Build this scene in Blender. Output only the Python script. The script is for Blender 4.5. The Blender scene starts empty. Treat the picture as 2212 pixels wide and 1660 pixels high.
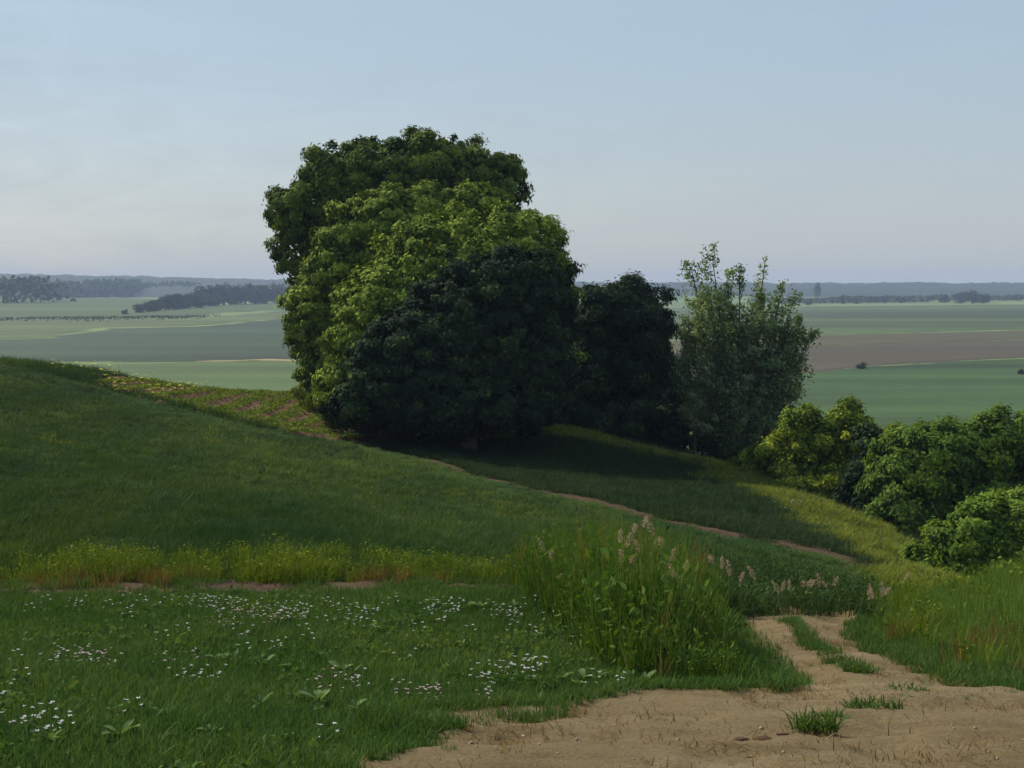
import bpy, math, random
import numpy as np
from mathutils import Vector

rng = np.random.default_rng(7)
random.seed(7)
scene = bpy.context.scene
COL = scene.collection

# ------------------------------------------------------------------ camera, sky, sun, exposure
EYE = 2.0                                   # eye height above the ground by the path
PITCH = math.atan(208 / 3072)
cam_d = bpy.data.cameras.new('camera'); cam_d.lens = 50; cam_d.sensor_width = 36
cam_d.clip_start = 0.1; cam_d.clip_end = 30000
cam = bpy.data.objects.new('camera', cam_d); COL.objects.link(cam)
cam.location = (0, 0, EYE); cam.rotation_euler = (math.pi / 2 - PITCH, 0, 0)
scene.camera = cam

SUN_FROM = Vector((-0.78, 0.63, 0)).normalized()     # horizontal direction towards the sun
SUN_EL = math.radians(41)
SKY_STRENGTH = 0.080
world = bpy.data.worlds.new('World'); scene.world = world; world.use_nodes = True
nt = world.node_tree; nt.nodes.clear()
out = nt.nodes.new('ShaderNodeOutputWorld'); bg = nt.nodes.new('ShaderNodeBackground')
sky = nt.nodes.new('ShaderNodeTexSky'); sky.sky_type = 'NISHITA'; sky.sun_disc = False
sky.sun_elevation = SUN_EL; sky.sun_rotation = math.atan2(SUN_FROM.x, SUN_FROM.y)
sky.altitude = 100; sky.air_density = 1.0; sky.dust_density = 1.1; sky.ozone_density = 1.2
# a thin veil of high cloud evens the blue out and streaks it faintly
tc = nt.nodes.new('ShaderNodeTexCoord'); mp = nt.nodes.new('ShaderNodeMapping'); mp.inputs['Scale'].default_value = (1.4, 1.4, 6)
no = nt.nodes.new('ShaderNodeTexNoise'); no.inputs['Scale'].default_value = 5.0; no.inputs['Detail'].default_value = 9; no.inputs['Roughness'].default_value = 0.68
no.inputs['Distortion'].default_value = 0.6
mr = nt.nodes.new('ShaderNodeMapRange'); mr.inputs[1].default_value = 0.3; mr.inputs[2].default_value = 0.75; mr.inputs[3].default_value = 0.6; mr.inputs[4].default_value = 0.95
mx = nt.nodes.new('ShaderNodeMix'); mx.data_type = 'RGBA'; mx.inputs['B'].default_value = (4.2, 5.0, 5.7, 1)
nt.links.new(tc.outputs['Generated'], mp.inputs[0]); nt.links.new(mp.outputs[0], no.inputs['Vector'])
nt.links.new(no.outputs[0], mr.inputs[0]); nt.links.new(mr.outputs[0], mx.inputs['Factor'])
sz = nt.nodes.new('ShaderNodeSeparateXYZ'); nt.links.new(tc.outputs['Generated'], sz.inputs[0])
vr = nt.nodes.new('ShaderNodeValToRGB'); ve = vr.color_ramp.elements; ve[0].position = 0.0; ve[0].color = (4.6, 4.8, 4.75, 1); ve[1].position = 0.16; ve[1].color = (3.9, 4.95, 5.75, 1)
nt.links.new(sz.outputs['Z'], vr.inputs[0]); nt.links.new(vr.outputs[0], mx.inputs['B'])
nt.links.new(sky.outputs[0], mx.inputs['A']); nt.links.new(mx.outputs['Result'], bg.inputs[0])
bg.inputs[1].default_value = SKY_STRENGTH; nt.links.new(bg.outputs[0], out.inputs[0])

sun_d = bpy.data.lights.new('sun', 'SUN'); sun_d.energy = 5.0; sun_d.angle = math.radians(0.6); sun_d.color = (1.0, 0.9, 0.74)
sun = bpy.data.objects.new('sun', sun_d); COL.objects.link(sun)
sd = Vector((SUN_FROM.x * math.cos(SUN_EL), SUN_FROM.y * math.cos(SUN_EL), math.sin(SUN_EL)))
sun.rotation_euler = sd.to_track_quat('Z', 'Y').to_euler(); sun.location = (0, 0, 60)

vs = scene.view_settings; vs.view_transform = 'Standard'; vs.look = 'None'; vs.exposure = 0.5; vs.gamma = 1
vs.use_curve_mapping = False
scene.cycles.max_bounces = 8; scene.cycles.diffuse_bounces = 2; scene.cycles.volume_bounces = 0; scene.cycles.transparent_max_bounces = 8

# ------------------------------------------------------------------ helpers
FPX = 3072.0
def at(X, Y, D):
    """point seen at picture position X, Y (2212 x 1660) at a distance D ahead."""
    dx = (X - 1106) / FPX; dy = (830 - Y) / FPX
    cy = math.cos(PITCH) + dy * math.sin(PITCH); cz = -math.sin(PITCH) + dy * math.cos(PITCH)
    s = D / cy
    return np.array([dx * s, D, EYE + cz * s])

def smooth(a, b, x):
    t = np.clip((x - a) / (b - a), 0, 1); return t * t * (3 - 2 * t)

_lat = np.random.default_rng(11).random((256, 256))
def vnoise(x, y):
    x = np.asarray(x, float); y = np.asarray(y, float)
    xi = np.floor(x).astype(int); yi = np.floor(y).astype(int); fx = x - xi; fy = y - yi
    fx = fx * fx * (3 - 2 * fx); fy = fy * fy * (3 - 2 * fy)
    g = lambda i, j: _lat[i & 255, j & 255]
    return (g(xi, yi) * (1 - fx) + g(xi + 1, yi) * fx) * (1 - fy) + (g(xi, yi + 1) * (1 - fx) + g(xi + 1, yi + 1) * fx) * fy
def fbm(x, y, o=4):
    s = 0; a = .5; 
    for k in range(o):
        s = s + a * vnoise(x * 2 ** k + 17.3 * k, y * 2 ** k + 5.1 * k); a *= .5
    return s / (1 - .5 ** o)

def in_poly(px, py, poly):
    px = np.asarray(px); py = np.asarray(py); inside = np.zeros(px.shape, bool); n = len(poly)
    for i in range(n):
        x1, y1 = poly[i]; x2, y2 = poly[(i + 1) % n]
        c = ((y1 > py) != (y2 > py))
        with np.errstate(divide='ignore', invalid='ignore'):
            inside ^= c & (px < (x2 - x1) * (py - y1) / (y2 - y1 + 1e-12) + x1)
    return inside

def tag(o, label=None, cat=None, group=None, kind=None):
    if label: o['label'] = label
    if cat: o['category'] = cat
    if group: o['group'] = group
    if kind: o['kind'] = kind
    return o

def link(name, me, mat, parent=None):
    o = bpy.data.objects.new(name, me); COL.objects.link(o)
    if mat is not None and len(me.materials) == 0: me.materials.append(mat)
    if parent is not None: o.parent = parent
    return o

def empty(name, loc, rz=0, sc=1):
    o = bpy.data.objects.new(name, None); COL.objects.link(o); o.location = loc; o.rotation_euler = (0, 0, rz)
    o.scale = (sc, sc, sc); o.empty_display_size = .2
    return o

def np_mesh(name, V, F, attrs=None, shade=True):
    """V (n,3), F (m,k) all faces of one size."""
    V = np.ascontiguousarray(V, np.float32); F = np.ascontiguousarray(F, np.int32)
    m, k = F.shape
    me = bpy.data.meshes.new(name)
    me.vertices.add(len(V)); me.vertices.foreach_set('co', V.ravel())
    me.loops.add(m * k); me.loops.foreach_set('vertex_index', F.ravel())
    me.polygons.add(m); me.polygons.foreach_set('loop_start', np.arange(0, m * k, k, dtype=np.int32))
    me.polygons.foreach_set('use_smooth', np.full(m, shade, bool))
    if attrs:
        for an, av in attrs.items():
            a = me.attributes.new(an, 'FLOAT', 'POINT'); a.data.foreach_set('value', np.ascontiguousarray(av, np.float32))
    me.update(calc_edges=True)
    return me

class MB:
    """collects verts and mixed faces with a tone per vertex"""
    def __init__(s): s.v = []; s.f = []; s.t = []
    def add(s, V, F, tone=.5):
        b = len(s.v); s.v += [tuple(map(float, p)) for p in V]; s.f += [tuple(i + b for i in f) for f in F]; s.t += [tone] * len(V)
    def tube(s, P, R, seg=7, tone=.5):
        P = [Vector(p) for p in P]; V = []; F = []; n = len(P)
        for i, p in enumerate(P):
            d = (P[min(i + 1, n - 1)] - P[max(i - 1, 0)]).normalized()
            a = d.orthogonal().normalized(); b = d.cross(a)
            for k in range(seg):
                w = 2 * math.pi * k / seg; V.append(p + (a * math.cos(w) + b * math.sin(w)) * R[i])
        for i in range(n - 1):
            for k in range(seg):
                k2 = (k + 1) % seg; F.append((i * seg + k, i * seg + k2, (i + 1) * seg + k2, (i + 1) * seg + k))
        F.append(tuple(range(seg - 1, -1, -1))); F.append(tuple((n - 1) * seg + k for k in range(seg)))
        s.add(V, F, tone)
    def mesh(s, name, shade=True):
        me = bpy.data.meshes.new(name); me.from_pydata(s.v, [], s.f)
        a = me.attributes.new('tone', 'FLOAT', 'POINT'); a.data.foreach_set('value', np.array(s.t, np.float32))
        me.polygons.foreach_set('use_smooth', np.full(len(me.polygons), shade, bool)); me.update(); return me

# ------------------------------------------------------------------ materials
def nodes_of(name):
    m = bpy.data.materials.new(name); m.use_nodes = True; t = m.node_tree; t.nodes.clear()
    o = t.nodes.new('ShaderNodeOutputMaterial'); return m, t, o
def ramp(t, stops):
    r = t.nodes.new('ShaderNodeValToRGB'); e = r.color_ramp.elements
    while len(e) < len(stops): e.new(.5)
    for i, (p, c) in enumerate(stops): e[i].position = p; e[i].color = (*c, 1)
    return r
def noise(t, scale, stretch=(1, 1, 1), rot=0, detail=5, rough=.6, dist=0):
    g = t.nodes.new('ShaderNodeNewGeometry'); m = t.nodes.new('ShaderNodeMapping'); m.inputs['Scale'].default_value = stretch
    m.inputs['Rotation'].default_value = (0, 0, rot)
    n = t.nodes.new('ShaderNodeTexNoise'); n.inputs['Scale'].default_value = scale; n.inputs['Detail'].default_value = detail
    n.inputs['Roughness'].default_value = rough; n.inputs['Distortion'].default_value = dist
    t.links.new(g.outputs['Position'], m.inputs[0]); t.links.new(m.outputs[0], n.inputs['Vector'])
    return n
def mixc(t, a, b, f, blend='MIX'):
    m = t.nodes.new('ShaderNodeMix'); m.data_type = 'RGBA'; m.blend_type = blend
    for s, v in (('A', a), ('B', b)):
        if isinstance(v, tuple): m.inputs[s].default_value = (*v, 1)
        else: t.links.new(v, m.inputs[s])
    if isinstance(f, (int, float)): m.inputs['Factor'].default_value = f
    else: t.links.new(f, m.inputs['Factor'])
    return m.outputs['Result']

def mat_soil(name, stops, scale=2.0, stretch=(1, 1, 1), rot=0, fine=25, bump=.6, fine_amt=.5, dist=0.0, bdist=.03):
    m, t, o = nodes_of(name)
    p = t.nodes.new('ShaderNodeBsdfPrincipled'); p.inputs['Roughness'].default_value = .95; p.inputs['Specular IOR Level'].default_value = .15
    n = noise(t, scale, stretch, rot, 7, .62, dist); r = ramp(t, stops); t.links.new(n.outputs[0], r.inputs[0])
    n2 = noise(t, fine, (1, 1, 1), 0, 4, .7); r2 = ramp(t, [(.3, (.45, .45, .45)), (.7, (1, 1, 1))]); t.links.new(n2.outputs[0], r2.inputs[0])
    c = mixc(t, r.outputs[0], r2.outputs[0], fine_amt, 'MULTIPLY'); t.links.new(c, p.inputs['Base Color'])
    b = t.nodes.new('ShaderNodeBump'); b.inputs['Strength'].default_value = bump; b.inputs['Distance'].default_value = bdist
    t.links.new(n2.outputs[0], b.inputs['Height']); t.links.new(b.outputs[0], p.inputs['Normal'])
    t.links.new(p.outputs[0], o.inputs[0]); return m

def mat_leaf(name, stops, trans=.3, scale=.6, tint=None, tint_amt=.5, rough=.75, tcol=(1.25, 1.15, .5), stretch=(1, 1, 1), rot=0, spec=.02):
    """colour from the per-leaf 'tone', shifted by patches in the place."""
    m, t, o = nodes_of(name)
    p = t.nodes.new('ShaderNodeBsdfPrincipled'); p.inputs['Roughness'].default_value = rough; p.inputs['Specular IOR Level'].default_value = spec
    a = t.nodes.new('ShaderNodeAttribute'); a.attribute_name = 'tone'
    r = ramp(t, stops); t.links.new(a.outputs['Fac'], r.inputs[0]); c = r.outputs[0]
    if tint:
        n = noise(t, scale, stretch, rot, 4, .6); rr = ramp(t, [(.38, (0, 0, 0)), (.62, (1, 1, 1))]); t.links.new(n.outputs[0], rr.inputs[0])
        mu = t.nodes.new('ShaderNodeMath'); mu.operation = 'MULTIPLY'; mu.inputs[1].default_value = tint_amt
        t.links.new(rr.outputs[0], mu.inputs[0]); c = mixc(t, c, tint, mu.outputs[0])
    t.links.new(c, p.inputs['Base Color'])
    tr = t.nodes.new('ShaderNodeBsdfTranslucent'); tc_ = mixc(t, c, tcol, 1.0, 'MULTIPLY'); t.links.new(tc_, tr.inputs[0])
    ms = t.nodes.new('ShaderNodeMixShader'); ms.inputs[0].default_value = trans
    t.links.new(p.outputs[0], ms.inputs[1]); t.links.new(tr.outputs[0], ms.inputs[2]); t.links.new(ms.outputs[0], o.inputs[0])
    return m

def sc3(c, k): return tuple(x * k for x in c)

M = {}
M['turf'] = mat_soil('turf', [(.3, (.022, .045, .014)), (.5, (.035, .065, .018)), (.7, (.055, .075, .022))], .8, fine=30)
def mat_dirt():
    m, t, o = nodes_of('dirt'); p = t.nodes.new('ShaderNodeBsdfPrincipled'); p.inputs['Roughness'].default_value = .95; p.inputs['Specular IOR Level'].default_value = .15
    n = noise(t, .7, (1, 2.4, 1), .2, 8, .65, .8); r = ramp(t, [(.28, (.125, .091, .044)), (.45, (.17, .128, .064)), (.58, (.2, .155, .082)), (.75, (.255, .21, .13))]); t.links.new(n.outputs[0], r.inputs[0])
    d = noise(t, 1.9, (1, 1.6, 1), .5, 5, .6, .5); rd = ramp(t, [(.52, (1, 1, 1)), (.7, (.74, .7, .66))]); t.links.new(d.outputs[0], rd.inputs[0])
    c = mixc(t, r.outputs[0], rd.outputs[0], 1.0, 'MULTIPLY')
    g = noise(t, 46, (1, 1, 1), 0, 6, .75); rg = ramp(t, [(.3, (.5, .48, .45)), (.55, (1, 1, 1)), (.75, (1.25, 1.2, 1.15))]); t.links.new(g.outputs[0], rg.inputs[0])
    c = mixc(t, c, rg.outputs[0], .75, 'MULTIPLY'); t.links.new(c, p.inputs['Base Color'])
    b = t.nodes.new('ShaderNodeBump'); b.inputs['Strength'].default_value = 1; b.inputs['Distance'].default_value = .03; t.links.new(g.outputs[0], b.inputs['Height'])
    b2 = t.nodes.new('ShaderNodeBump'); b2.inputs['Strength'].default_value = .7; b2.inputs['Distance'].default_value = .06; t.links.new(d.outputs[0], b2.inputs['Height']); t.links.new(b.outputs[0], b2.inputs['Normal'])
    t.links.new(b2.outputs[0], p.inputs['Normal']); t.links.new(p.outputs[0], o.inputs[0]); return m
M['dirt'] = mat_dirt()
M['redsoil'] = mat_soil('redsoil', [(.3, (.036, .02, .012)), (.55, (.06, .033, .02)), (.75, (.09, .052, .033))], 1.2, fine=14, bump=.8)
M['furrow'] = mat_soil('furrow', [(.3, (.12, .066, .036)), (.6, (.19, .105, .058))], 1.0, fine=9, bump=.8)
M['bark'] = mat_soil('bark', [(.3, (.06, .045, .03)), (.7, (.13, .105, .08))], 4, (1, 1, .25), fine=30, bump=1)
M['stone'] = mat_soil('stone', [(.3, (.25, .2, .14)), (.7, (.42, .36, .28))], 6, fine=60, bump=.4)
M['clod'] = mat_soil('clod', [(.3, (.10, .06, .035)), (.7, (.17, .105, .06))], 9, fine=60, bump=.9)

# ------------------------------------------------------------------ terrain height
CP = [  # X, Y (picture), distance ahead
 (1106,1660,6.2),(0,1660,6.2),(2212,1660,6.2),(600,1600,6.9),(1000,1560,7.5),(2000,1520,8.0),(1500,1518,8.1),(2212,1510,8.2),
 (500,1440,9.8),(0,1440,9.8),(1000,1440,9.8),(1380,1440,9.6),(1720,1440,10.0),(1720,1374,12.0),(1600,1376,12.0),(1850,1378,12.0),
 (0,1290,14.0),(600,1288,13.9),(1100,1280,13.6),(1300,1300,13.0),
 (0,1150,18.5),(0,1000,26),(0,880,38),(0,785,55),(200,810,57),(600,1250,14.8),(600,1100,23),(600,1000,32),(620,948,41),(380,885,46),
 (300,1050,24),(300,930,37),(430,850,62),(640,860,66),(560,905,52),(700,942,48),
 (870,985,44),(1120,1050,38),(1380,1110,33),(1600,1160,30),(1880,1225,27),
 (1000,1150,24),(1000,1100,30),(850,1060,31),(1200,1160,25),(1350,1160,26),(1700,1250,22),(1900,1300,19.5),(1750,1340,16.5),(1500,1250,19),
 (950,950,50),(1190,930,56),(1560,1010,46),(1750,1100,38),(1930,1200,31),(2000,1240,27.5),(1400,1020,44),(1700,1140,33.5),
 (2212,1275,14.2),(2212,1345,11.6),(2050,1306,13.8),(1950,1370,12.3),(2330,1270,14.2)]
CW = [  # world points that the ridge hides: x, y, height relative to the eye
 (6.3,18.5,-4.2),(7.6,22,-5.2),(4.6,18,-4.0),(9.3,60,-7.6),(5,66,-7.4),(-4,72,-7.5),(9.8,47,-7.3),(13,41,-7.6),(10,30,-6.8),(11.5,22,-5.0),(16,15,-4.0),(16,30,-8.0),(25,22,-7),(30,40,-11),(30,65,-13),(18,60,-10),
 (18,85,-14),(0,95,-13),(-14,85,-10),(-25,75,-6.5),(-34,60,-4.0),(-45,80,-8),(-40,110,-14),(0,130,-18.5),(40,110,-18),(-60,50,-3),(-60,130,-18),(60,80,-18),(60,40,-14),(60,150,-20),(-20,150,-20),
 (-14,8,-2.3),(-18,18,-3.1),(14,6,-2.0),(-30,30,-3.3),(0,-8,-1.5),(-14,-8,-1.6),(14,-8,-1.5),(30,0,-2.5),(-40,10,-3),(0,0,-1.72),(45,15,-7)]
P = np.array([at(*c) for c in CP] + [(x, y, EYE + z) for x, y, z in CW])
def _k(r2): return np.where(r2 > 0, r2 * np.log(np.maximum(r2, 1e-12)), 0)
def _tps(Pq):
    n = len(Pq); S = 20.0
    A = Pq[:, :2] / S
    K = _k(((A[:, None] - A[None]) ** 2).sum(-1)) + np.eye(n) * 2e-4
    Q = np.c_[np.ones(n), A]; L = np.zeros((n + 3, n + 3)); L[:n, :n] = K; L[:n, n:] = Q; L[n:, :n] = Q.T
    w = np.linalg.solve(L, np.r_[Pq[:, 2], 0, 0, 0]); return A, w, S
_A, _w, _S = _tps(P)
def near_z(x, y):
    x = np.ravel(x); y = np.ravel(y); outz = np.empty(len(x))
    for i in range(0, len(x), 40000):
        q = np.c_[x[i:i + 40000], y[i:i + 40000]] / _S
        r2 = (q[:, :1] - _A[:, 0]) ** 2 + (q[:, 1:] - _A[:, 1]) ** 2
        outz[i:i + 40000] = _k(r2) @ _w[:-3] + _w[-3] + q @ _w[-2:]
    return outz
VY = np.array([0, 100, 200, 350, 600, 1000, 1700, 3000, 5000, 9500]); VZ = np.array([-19, -19, -20, -20.5, -19.5, -17, -13, -9, -5, -2.])
def far_z(x, y):
    d = np.hypot(x, y)
    s = np.linspace(0, 9500, 2000); zz = np.interp(s, VY, VZ); k = np.hanning(61); k /= k.sum()
    zz = np.convolve(np.pad(zz, 30, mode='edge'), k, 'valid')
    return EYE + np.interp(d, s, zz) + 1.6 * np.sin(x / 170 + 1.1) * np.sin(y / 260) * smooth(150, 400, d)
def Z(x, y):
    sh = np.shape(x); x = np.ravel(np.asarray(x, float)); y = np.ravel(np.asarray(y, float))
    d = np.hypot(x, y); w = smooth(95, 165, d); z = np.zeros(len(x))
    a = w < 1; z[a] += near_z(x[a], y[a]) * (1 - w[a]); b = w > 0; z[b] += far_z(x[b], y[b]) * w[b]
    z += (fbm(x * .9, y * .9, 3) - .5) * .10 * smooth(3, 14, d) * (1 - smooth(80, 140, d))
    return z.reshape(sh)
_DS = np.concatenate([np.arange(4, 90, .15), np.geomspace(90, 4100, 900)])
def hit(X, Y):
    """where the sight line through a picture position meets the ground."""
    p = np.array([at(X, Y, D) for D in _DS]); g = Z(p[:, 0], p[:, 1]); i = np.argmax(p[:, 2] < g)
    if i == 0: i = len(_DS) - 1
    return p[i, 0], p[i, 1]
def hits(L): return [hit(*q) for q in L]
def hit_far(X, Y):
    Ds = np.geomspace(150, 4100, 700); p = np.array([at(X, Y, D) for D in Ds]); g = Z(p[:, 0], p[:, 1]); i = np.argmax(p[:, 2] < g)
    if p[0, 2] < g[0]: i = 0
    elif i == 0: i = len(Ds) - 1
    return p[i, 0], p[i, 1]

def grid_sheet(name, poly, step, lift, mat, ragged=.0, extra=None, aspect=1.0):
    """sheet draped on the ground inside a world polygon, fine cells"""
    poly = np.array(poly); x0, y0 = poly.min(0) - step; x1, y1 = poly.max(0) + step
    sx = step; sy = step * aspect
    nx = int((x1 - x0) / sx) + 1; ny = int((y1 - y0) / sy) + 1
    gx, gy = np.meshgrid(x0 + np.arange(nx) * sx, y0 + np.arange(ny) * sy)
    cx = gx + (fbm(gx * .9 / (step * 14), gy * .9 / (step * 14), 3) - .5) * ragged; cy = gy + (fbm(gx * .9 / (step * 14) + 40, gy * .9 / (step * 14) + 9, 3) - .5) * ragged
    ins = in_poly(cx, cy, poly)
    fi = ins[:-1, :-1] | ins[1:, :-1] | ins[:-1, 1:] | ins[1:, 1:]
    idx = np.arange(nx * ny).reshape(ny, nx); j, i = np.nonzero(fi)
    F = np.c_[idx[j, i], idx[j, i + 1], idx[j + 1, i + 1], idx[j + 1, i]]
    used = np.unique(F); mp_ = np.full(nx * ny, -1); mp_[used] = np.arange(len(used))
    x = gx.ravel()[used]; y = gy.ravel()[used]; z = Z(x, y) + lift
    if extra is not None: z = z + extra(x, y)
    edge = ~ins.ravel()[used]; z[edge] -= lift * 1.6        # the rim dips under the turf
    return link(name, np_mesh(name, np.c_[x, y, z], mp_[F]), mat)

# ------------------------------------------------------------------ ground sheet
t_ = np.linspace(math.asinh(-8 / 4), math.asinh(4200 / 4), 470); gy_ = 4 * np.sinh(t_)
s_ = np.linspace(-1, 1, 261)
GX = s_[None, :] * (0.62 * np.maximum(gy_, 0) + 9)[:, None]; GY = np.repeat(gy_[:, None], 261, 1)
GZ = Z(GX, GY)
idx = np.arange(470 * 261).reshape(470, 261)
F = np.stack([idx[:-1, :-1], idx[:-1, 1:], idx[1:, 1:], idx[1:, :-1]], -1).reshape(-1, 4)
m, t, o = nodes_of('grassland')
p = t.nodes.new('ShaderNodeBsdfPrincipled'); p.inputs['Roughness'].default_value = .95; p.inputs['Specular IOR Level'].default_value = .1
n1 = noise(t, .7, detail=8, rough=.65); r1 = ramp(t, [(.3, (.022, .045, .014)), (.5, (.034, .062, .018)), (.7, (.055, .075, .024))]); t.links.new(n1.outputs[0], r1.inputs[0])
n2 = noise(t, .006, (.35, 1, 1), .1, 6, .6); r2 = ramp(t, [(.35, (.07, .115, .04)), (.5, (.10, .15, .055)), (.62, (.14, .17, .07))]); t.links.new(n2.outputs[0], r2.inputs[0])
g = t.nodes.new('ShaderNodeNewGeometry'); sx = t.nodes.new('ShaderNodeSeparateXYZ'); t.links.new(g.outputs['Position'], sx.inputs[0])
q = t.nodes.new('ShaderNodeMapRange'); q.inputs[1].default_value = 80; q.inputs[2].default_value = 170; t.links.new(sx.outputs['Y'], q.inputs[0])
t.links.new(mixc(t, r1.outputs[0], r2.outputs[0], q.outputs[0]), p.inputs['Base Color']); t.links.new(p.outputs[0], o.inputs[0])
M['grassland'] = m
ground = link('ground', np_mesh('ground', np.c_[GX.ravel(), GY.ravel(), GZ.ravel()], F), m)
tag(ground, 'rolling green ground falling from the near rise to the wide plain', 'ground', kind='structure')

# ------------------------------------------------------------------ soil sheets near by
PATH = hits([(840, 1600), (850, 1575), (1000, 1566), (1200, 1563), (1350, 1533), (1480, 1520), (1690, 1520), (1700, 1498), (1655, 1440), (1615, 1400), (1600, 1380)])
PATH += [(2.0, 12.6), (2.6, 16.5), (3.9, 16.2), (3.1, 12.4)]
PATH += hits([(1850, 1385), (1880, 1412), (1940, 1432), (2030, 1478), (2085, 1506), (2212, 1522)]) + [(3.6, 8.2), (9, 7.8), (10, 3), (9, -6), (-3, -6), (-1.6, 3)] + hits([(860, 1655), (960, 1625)])
PATH = [tuple(map(float, q)) for q in PATH]
def rut(x, y):
    c = np.interp(y, [6, 8, 9.2, 11.7, 17], [2.1, 2.12, 2.2, 2.36, 3.2])            # the crown between the wheel tracks
    d = x - c
    r = -.045 * (np.exp(-((d - .45) / .22) ** 2) + np.exp(-((d + .42) / .22) ** 2)) * smooth(7.6, 8.8, y)
    for a, b_, c0 in ((-2.2, .62, 6.1), (-2.0, .6, 6.75)):               # older wheel marks sweeping across the front
        yc = c0 + .16 * (x - a) * (x < 3) ; r = r - .022 * np.exp(-((y - yc) / .14) ** 2) * smooth(-1.5, .5, x)
    r = r - .03 * smooth(.55, .75, fbm(x * 2.3 + 5, y * 2.3, 2)) 
    return r + (fbm(x * 3, y * 3, 4) - .5) * .05 - .03 * np.abs(fbm(x * 5 + 3, y * 5, 3) - .5) + (fbm(x * 8, y * 8, 2) - .5) * .016
path = grid_sheet('dirt_path', PATH, .05, .10, M['dirt'], .14, rut)
tag(path, 'pale bare dirt path forking over the rise between grass banks', 'path', kind='structure')

XL = [-30, -19.8, -15, -10.9, -6.6, -5.6, -3.38, .17, 2.94, 4.8, 6.8, 8.2, 10]
YL = [57, 54, 50.5, 46.5, 42.5, 46.8, 43.3, 37.3, 32.3, 29.3, 26.3, 24.5, 22]
def Bx(x): return np.interp(x, XL, YL)
xs = np.linspace(-6.2, 7.6, 60)
wid = 1.35 + .5 * np.sin(xs * 1.3)
STRIP = [(x, Bx(x) + .1) for x in xs] + [(x, Bx(x) + .1 + w) for x, w in zip(xs[::-1], wid[::-1])]
tag(grid_sheet('soil_track', STRIP, .16, .05, M['redsoil'], .7), 'narrow red-brown soil track running below the big trees', 'track', kind='structure')

xs = np.linspace(-9, .4, 60)
def soil_y(x): return 14.0 - .03 * (x + 5) + (vnoise(x * .8, x * 0 + 3) - .5) * .35
EDGE = [(x, soil_y(x) - .05) for x in xs] + [(x, soil_y(x) + .6) for x in xs[::-1]]
tag(grid_sheet('soil_strip', EDGE, .06, .05, M['redsoil'], .4, lambda x, y: (fbm(x * 4, y * 4, 3) - .5) * .08), 'strip of bare reddish soil between meadow and weeds', 'soil', kind='structure')

FUR = [(-15.5, 51.5), (-13, 49.0), (-10.9, 47.0), (-8.5, 45.2), (-6.6, 43.2), (-5.2, 46.5), (-3.5, 50), (-4.5, 60), (-8, 68), (-13, 66), (-16, 60)]
def row_x(x0, y): return x0 - .012 * (y - 56) ** 2 * np.sign(56 - y) * .35 + .10 * (y - 56) * -.12
def furrows(x, y):
    ph = (x - row_x(0, y)) / 1.05
    return .07 * np.cos(2 * np.pi * ph) + (fbm(x * 3, y * 3, 3) - .5) * .06
tag(grid_sheet('furrowed_field', FUR, .13, .09, M['furrow'], .9, furrows), 'brown furrowed field with curving crop rows by the big trees', 'field', kind='structure')

# ------------------------------------------------------------------ far fields, each a sheet on the plain
def field(name, disp, stops, label, sc=.02, stretch=(.14, 1, 1), rot=.1, rows=None, k=1.0):
    poly = [hit_far(*q) for q in disp]
    a = np.array(poly); cx, cy = a.mean(0); ext = a.max(0) - a.min(0)
    st = max(ext[0], ext[1]) / 110; D = np.hypot(cx, cy)
    mt = mat_soil('mat_' + name, stops, sc, stretch, rot, fine=sc * 14, bump=.0, fine_amt=.35)
    o = grid_sheet(name, poly, st, .12 + D * .00045, mt, st * 3)
    return tag(o, label, 'field', kind='structure')
GR = lambda r, g, b, d=.6: [(.3, sc3((r * .42, g * .48, b * .40), 1 - d)), (.5, (r * .42, g * .48, b * .40)), (.7, sc3((r * .42, g * .48, b * .40), 1 + d))]
field('meadow', [(-260, 800), (640, 781), (760, 790), (760, 900), (-260, 900)], GR(.12, .185, .065), 'pale green field just beyond the hill on the left', .03)
field('bean_field', [(-300, 782), (-300, 745), (100, 735), (230, 712), (420, 708), (620, 690), (760, 680), (760, 777), (640, 779), (430, 781)], GR(.055, .095, .055), 'dark blue-green field on the plain left of the trees', .02)
field('sand_lane', [(420, 784), (470, 781), (560, 777), (640, 780), (720, 777), (720, 781), (640, 784), (560, 781), (480, 785)], GR(.38, .27, .15), 'thin sandy lane along the field edge on the left', .05)
field('pasture', [(-300, 742), (-300, 692), (420, 688), (760, 662), (760, 676), (600, 688), (420, 705), (230, 709), (90, 730)], GR(.14, .18, .07), 'light green pasture across the plain on the left', .015)
field('hay_field', [(-300, 689), (-300, 648), (240, 640), (420, 664), (760, 645), (760, 658), (420, 684)], GR(.11, .16, .055), 'green hay field below the far wood on the left', .01)
field('wheat_field', [(1450, 940), (1450, 815), (1740, 811), (1860, 797), (2212, 777), (2500, 766), (2600, 940)], GR(.085, .155, .055), 'smooth mid green field beyond the shrubs on the right', .03)
field('ploughed_field', [(1380, 806), (1380, 765), (1740, 752), (2212, 736), (2500, 730), (2500, 763), (2212, 774), (1860, 794), (1740, 808), (1500, 812)], GR(.135, .1, .08, .3), 'brown ploughed field on the plain at the right', .02)
field('stubble_field', [(1380, 762), (1380, 742), (1740, 728), (2212, 716), (2500, 712), (2500, 728), (2212, 734), (1740, 750)], GR(.16, .135, .075, .15), 'dull grey-brown stubble field above the ploughed field', .02)
field('clover_field', [(1300, 740), (1300, 668), (1700, 664), (2212, 660), (2500, 659), (2500, 709), (2212, 713), (1740, 725)], GR(.11, .15, .06), 'grey-green field below the blue hills at the right', .012)

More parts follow.
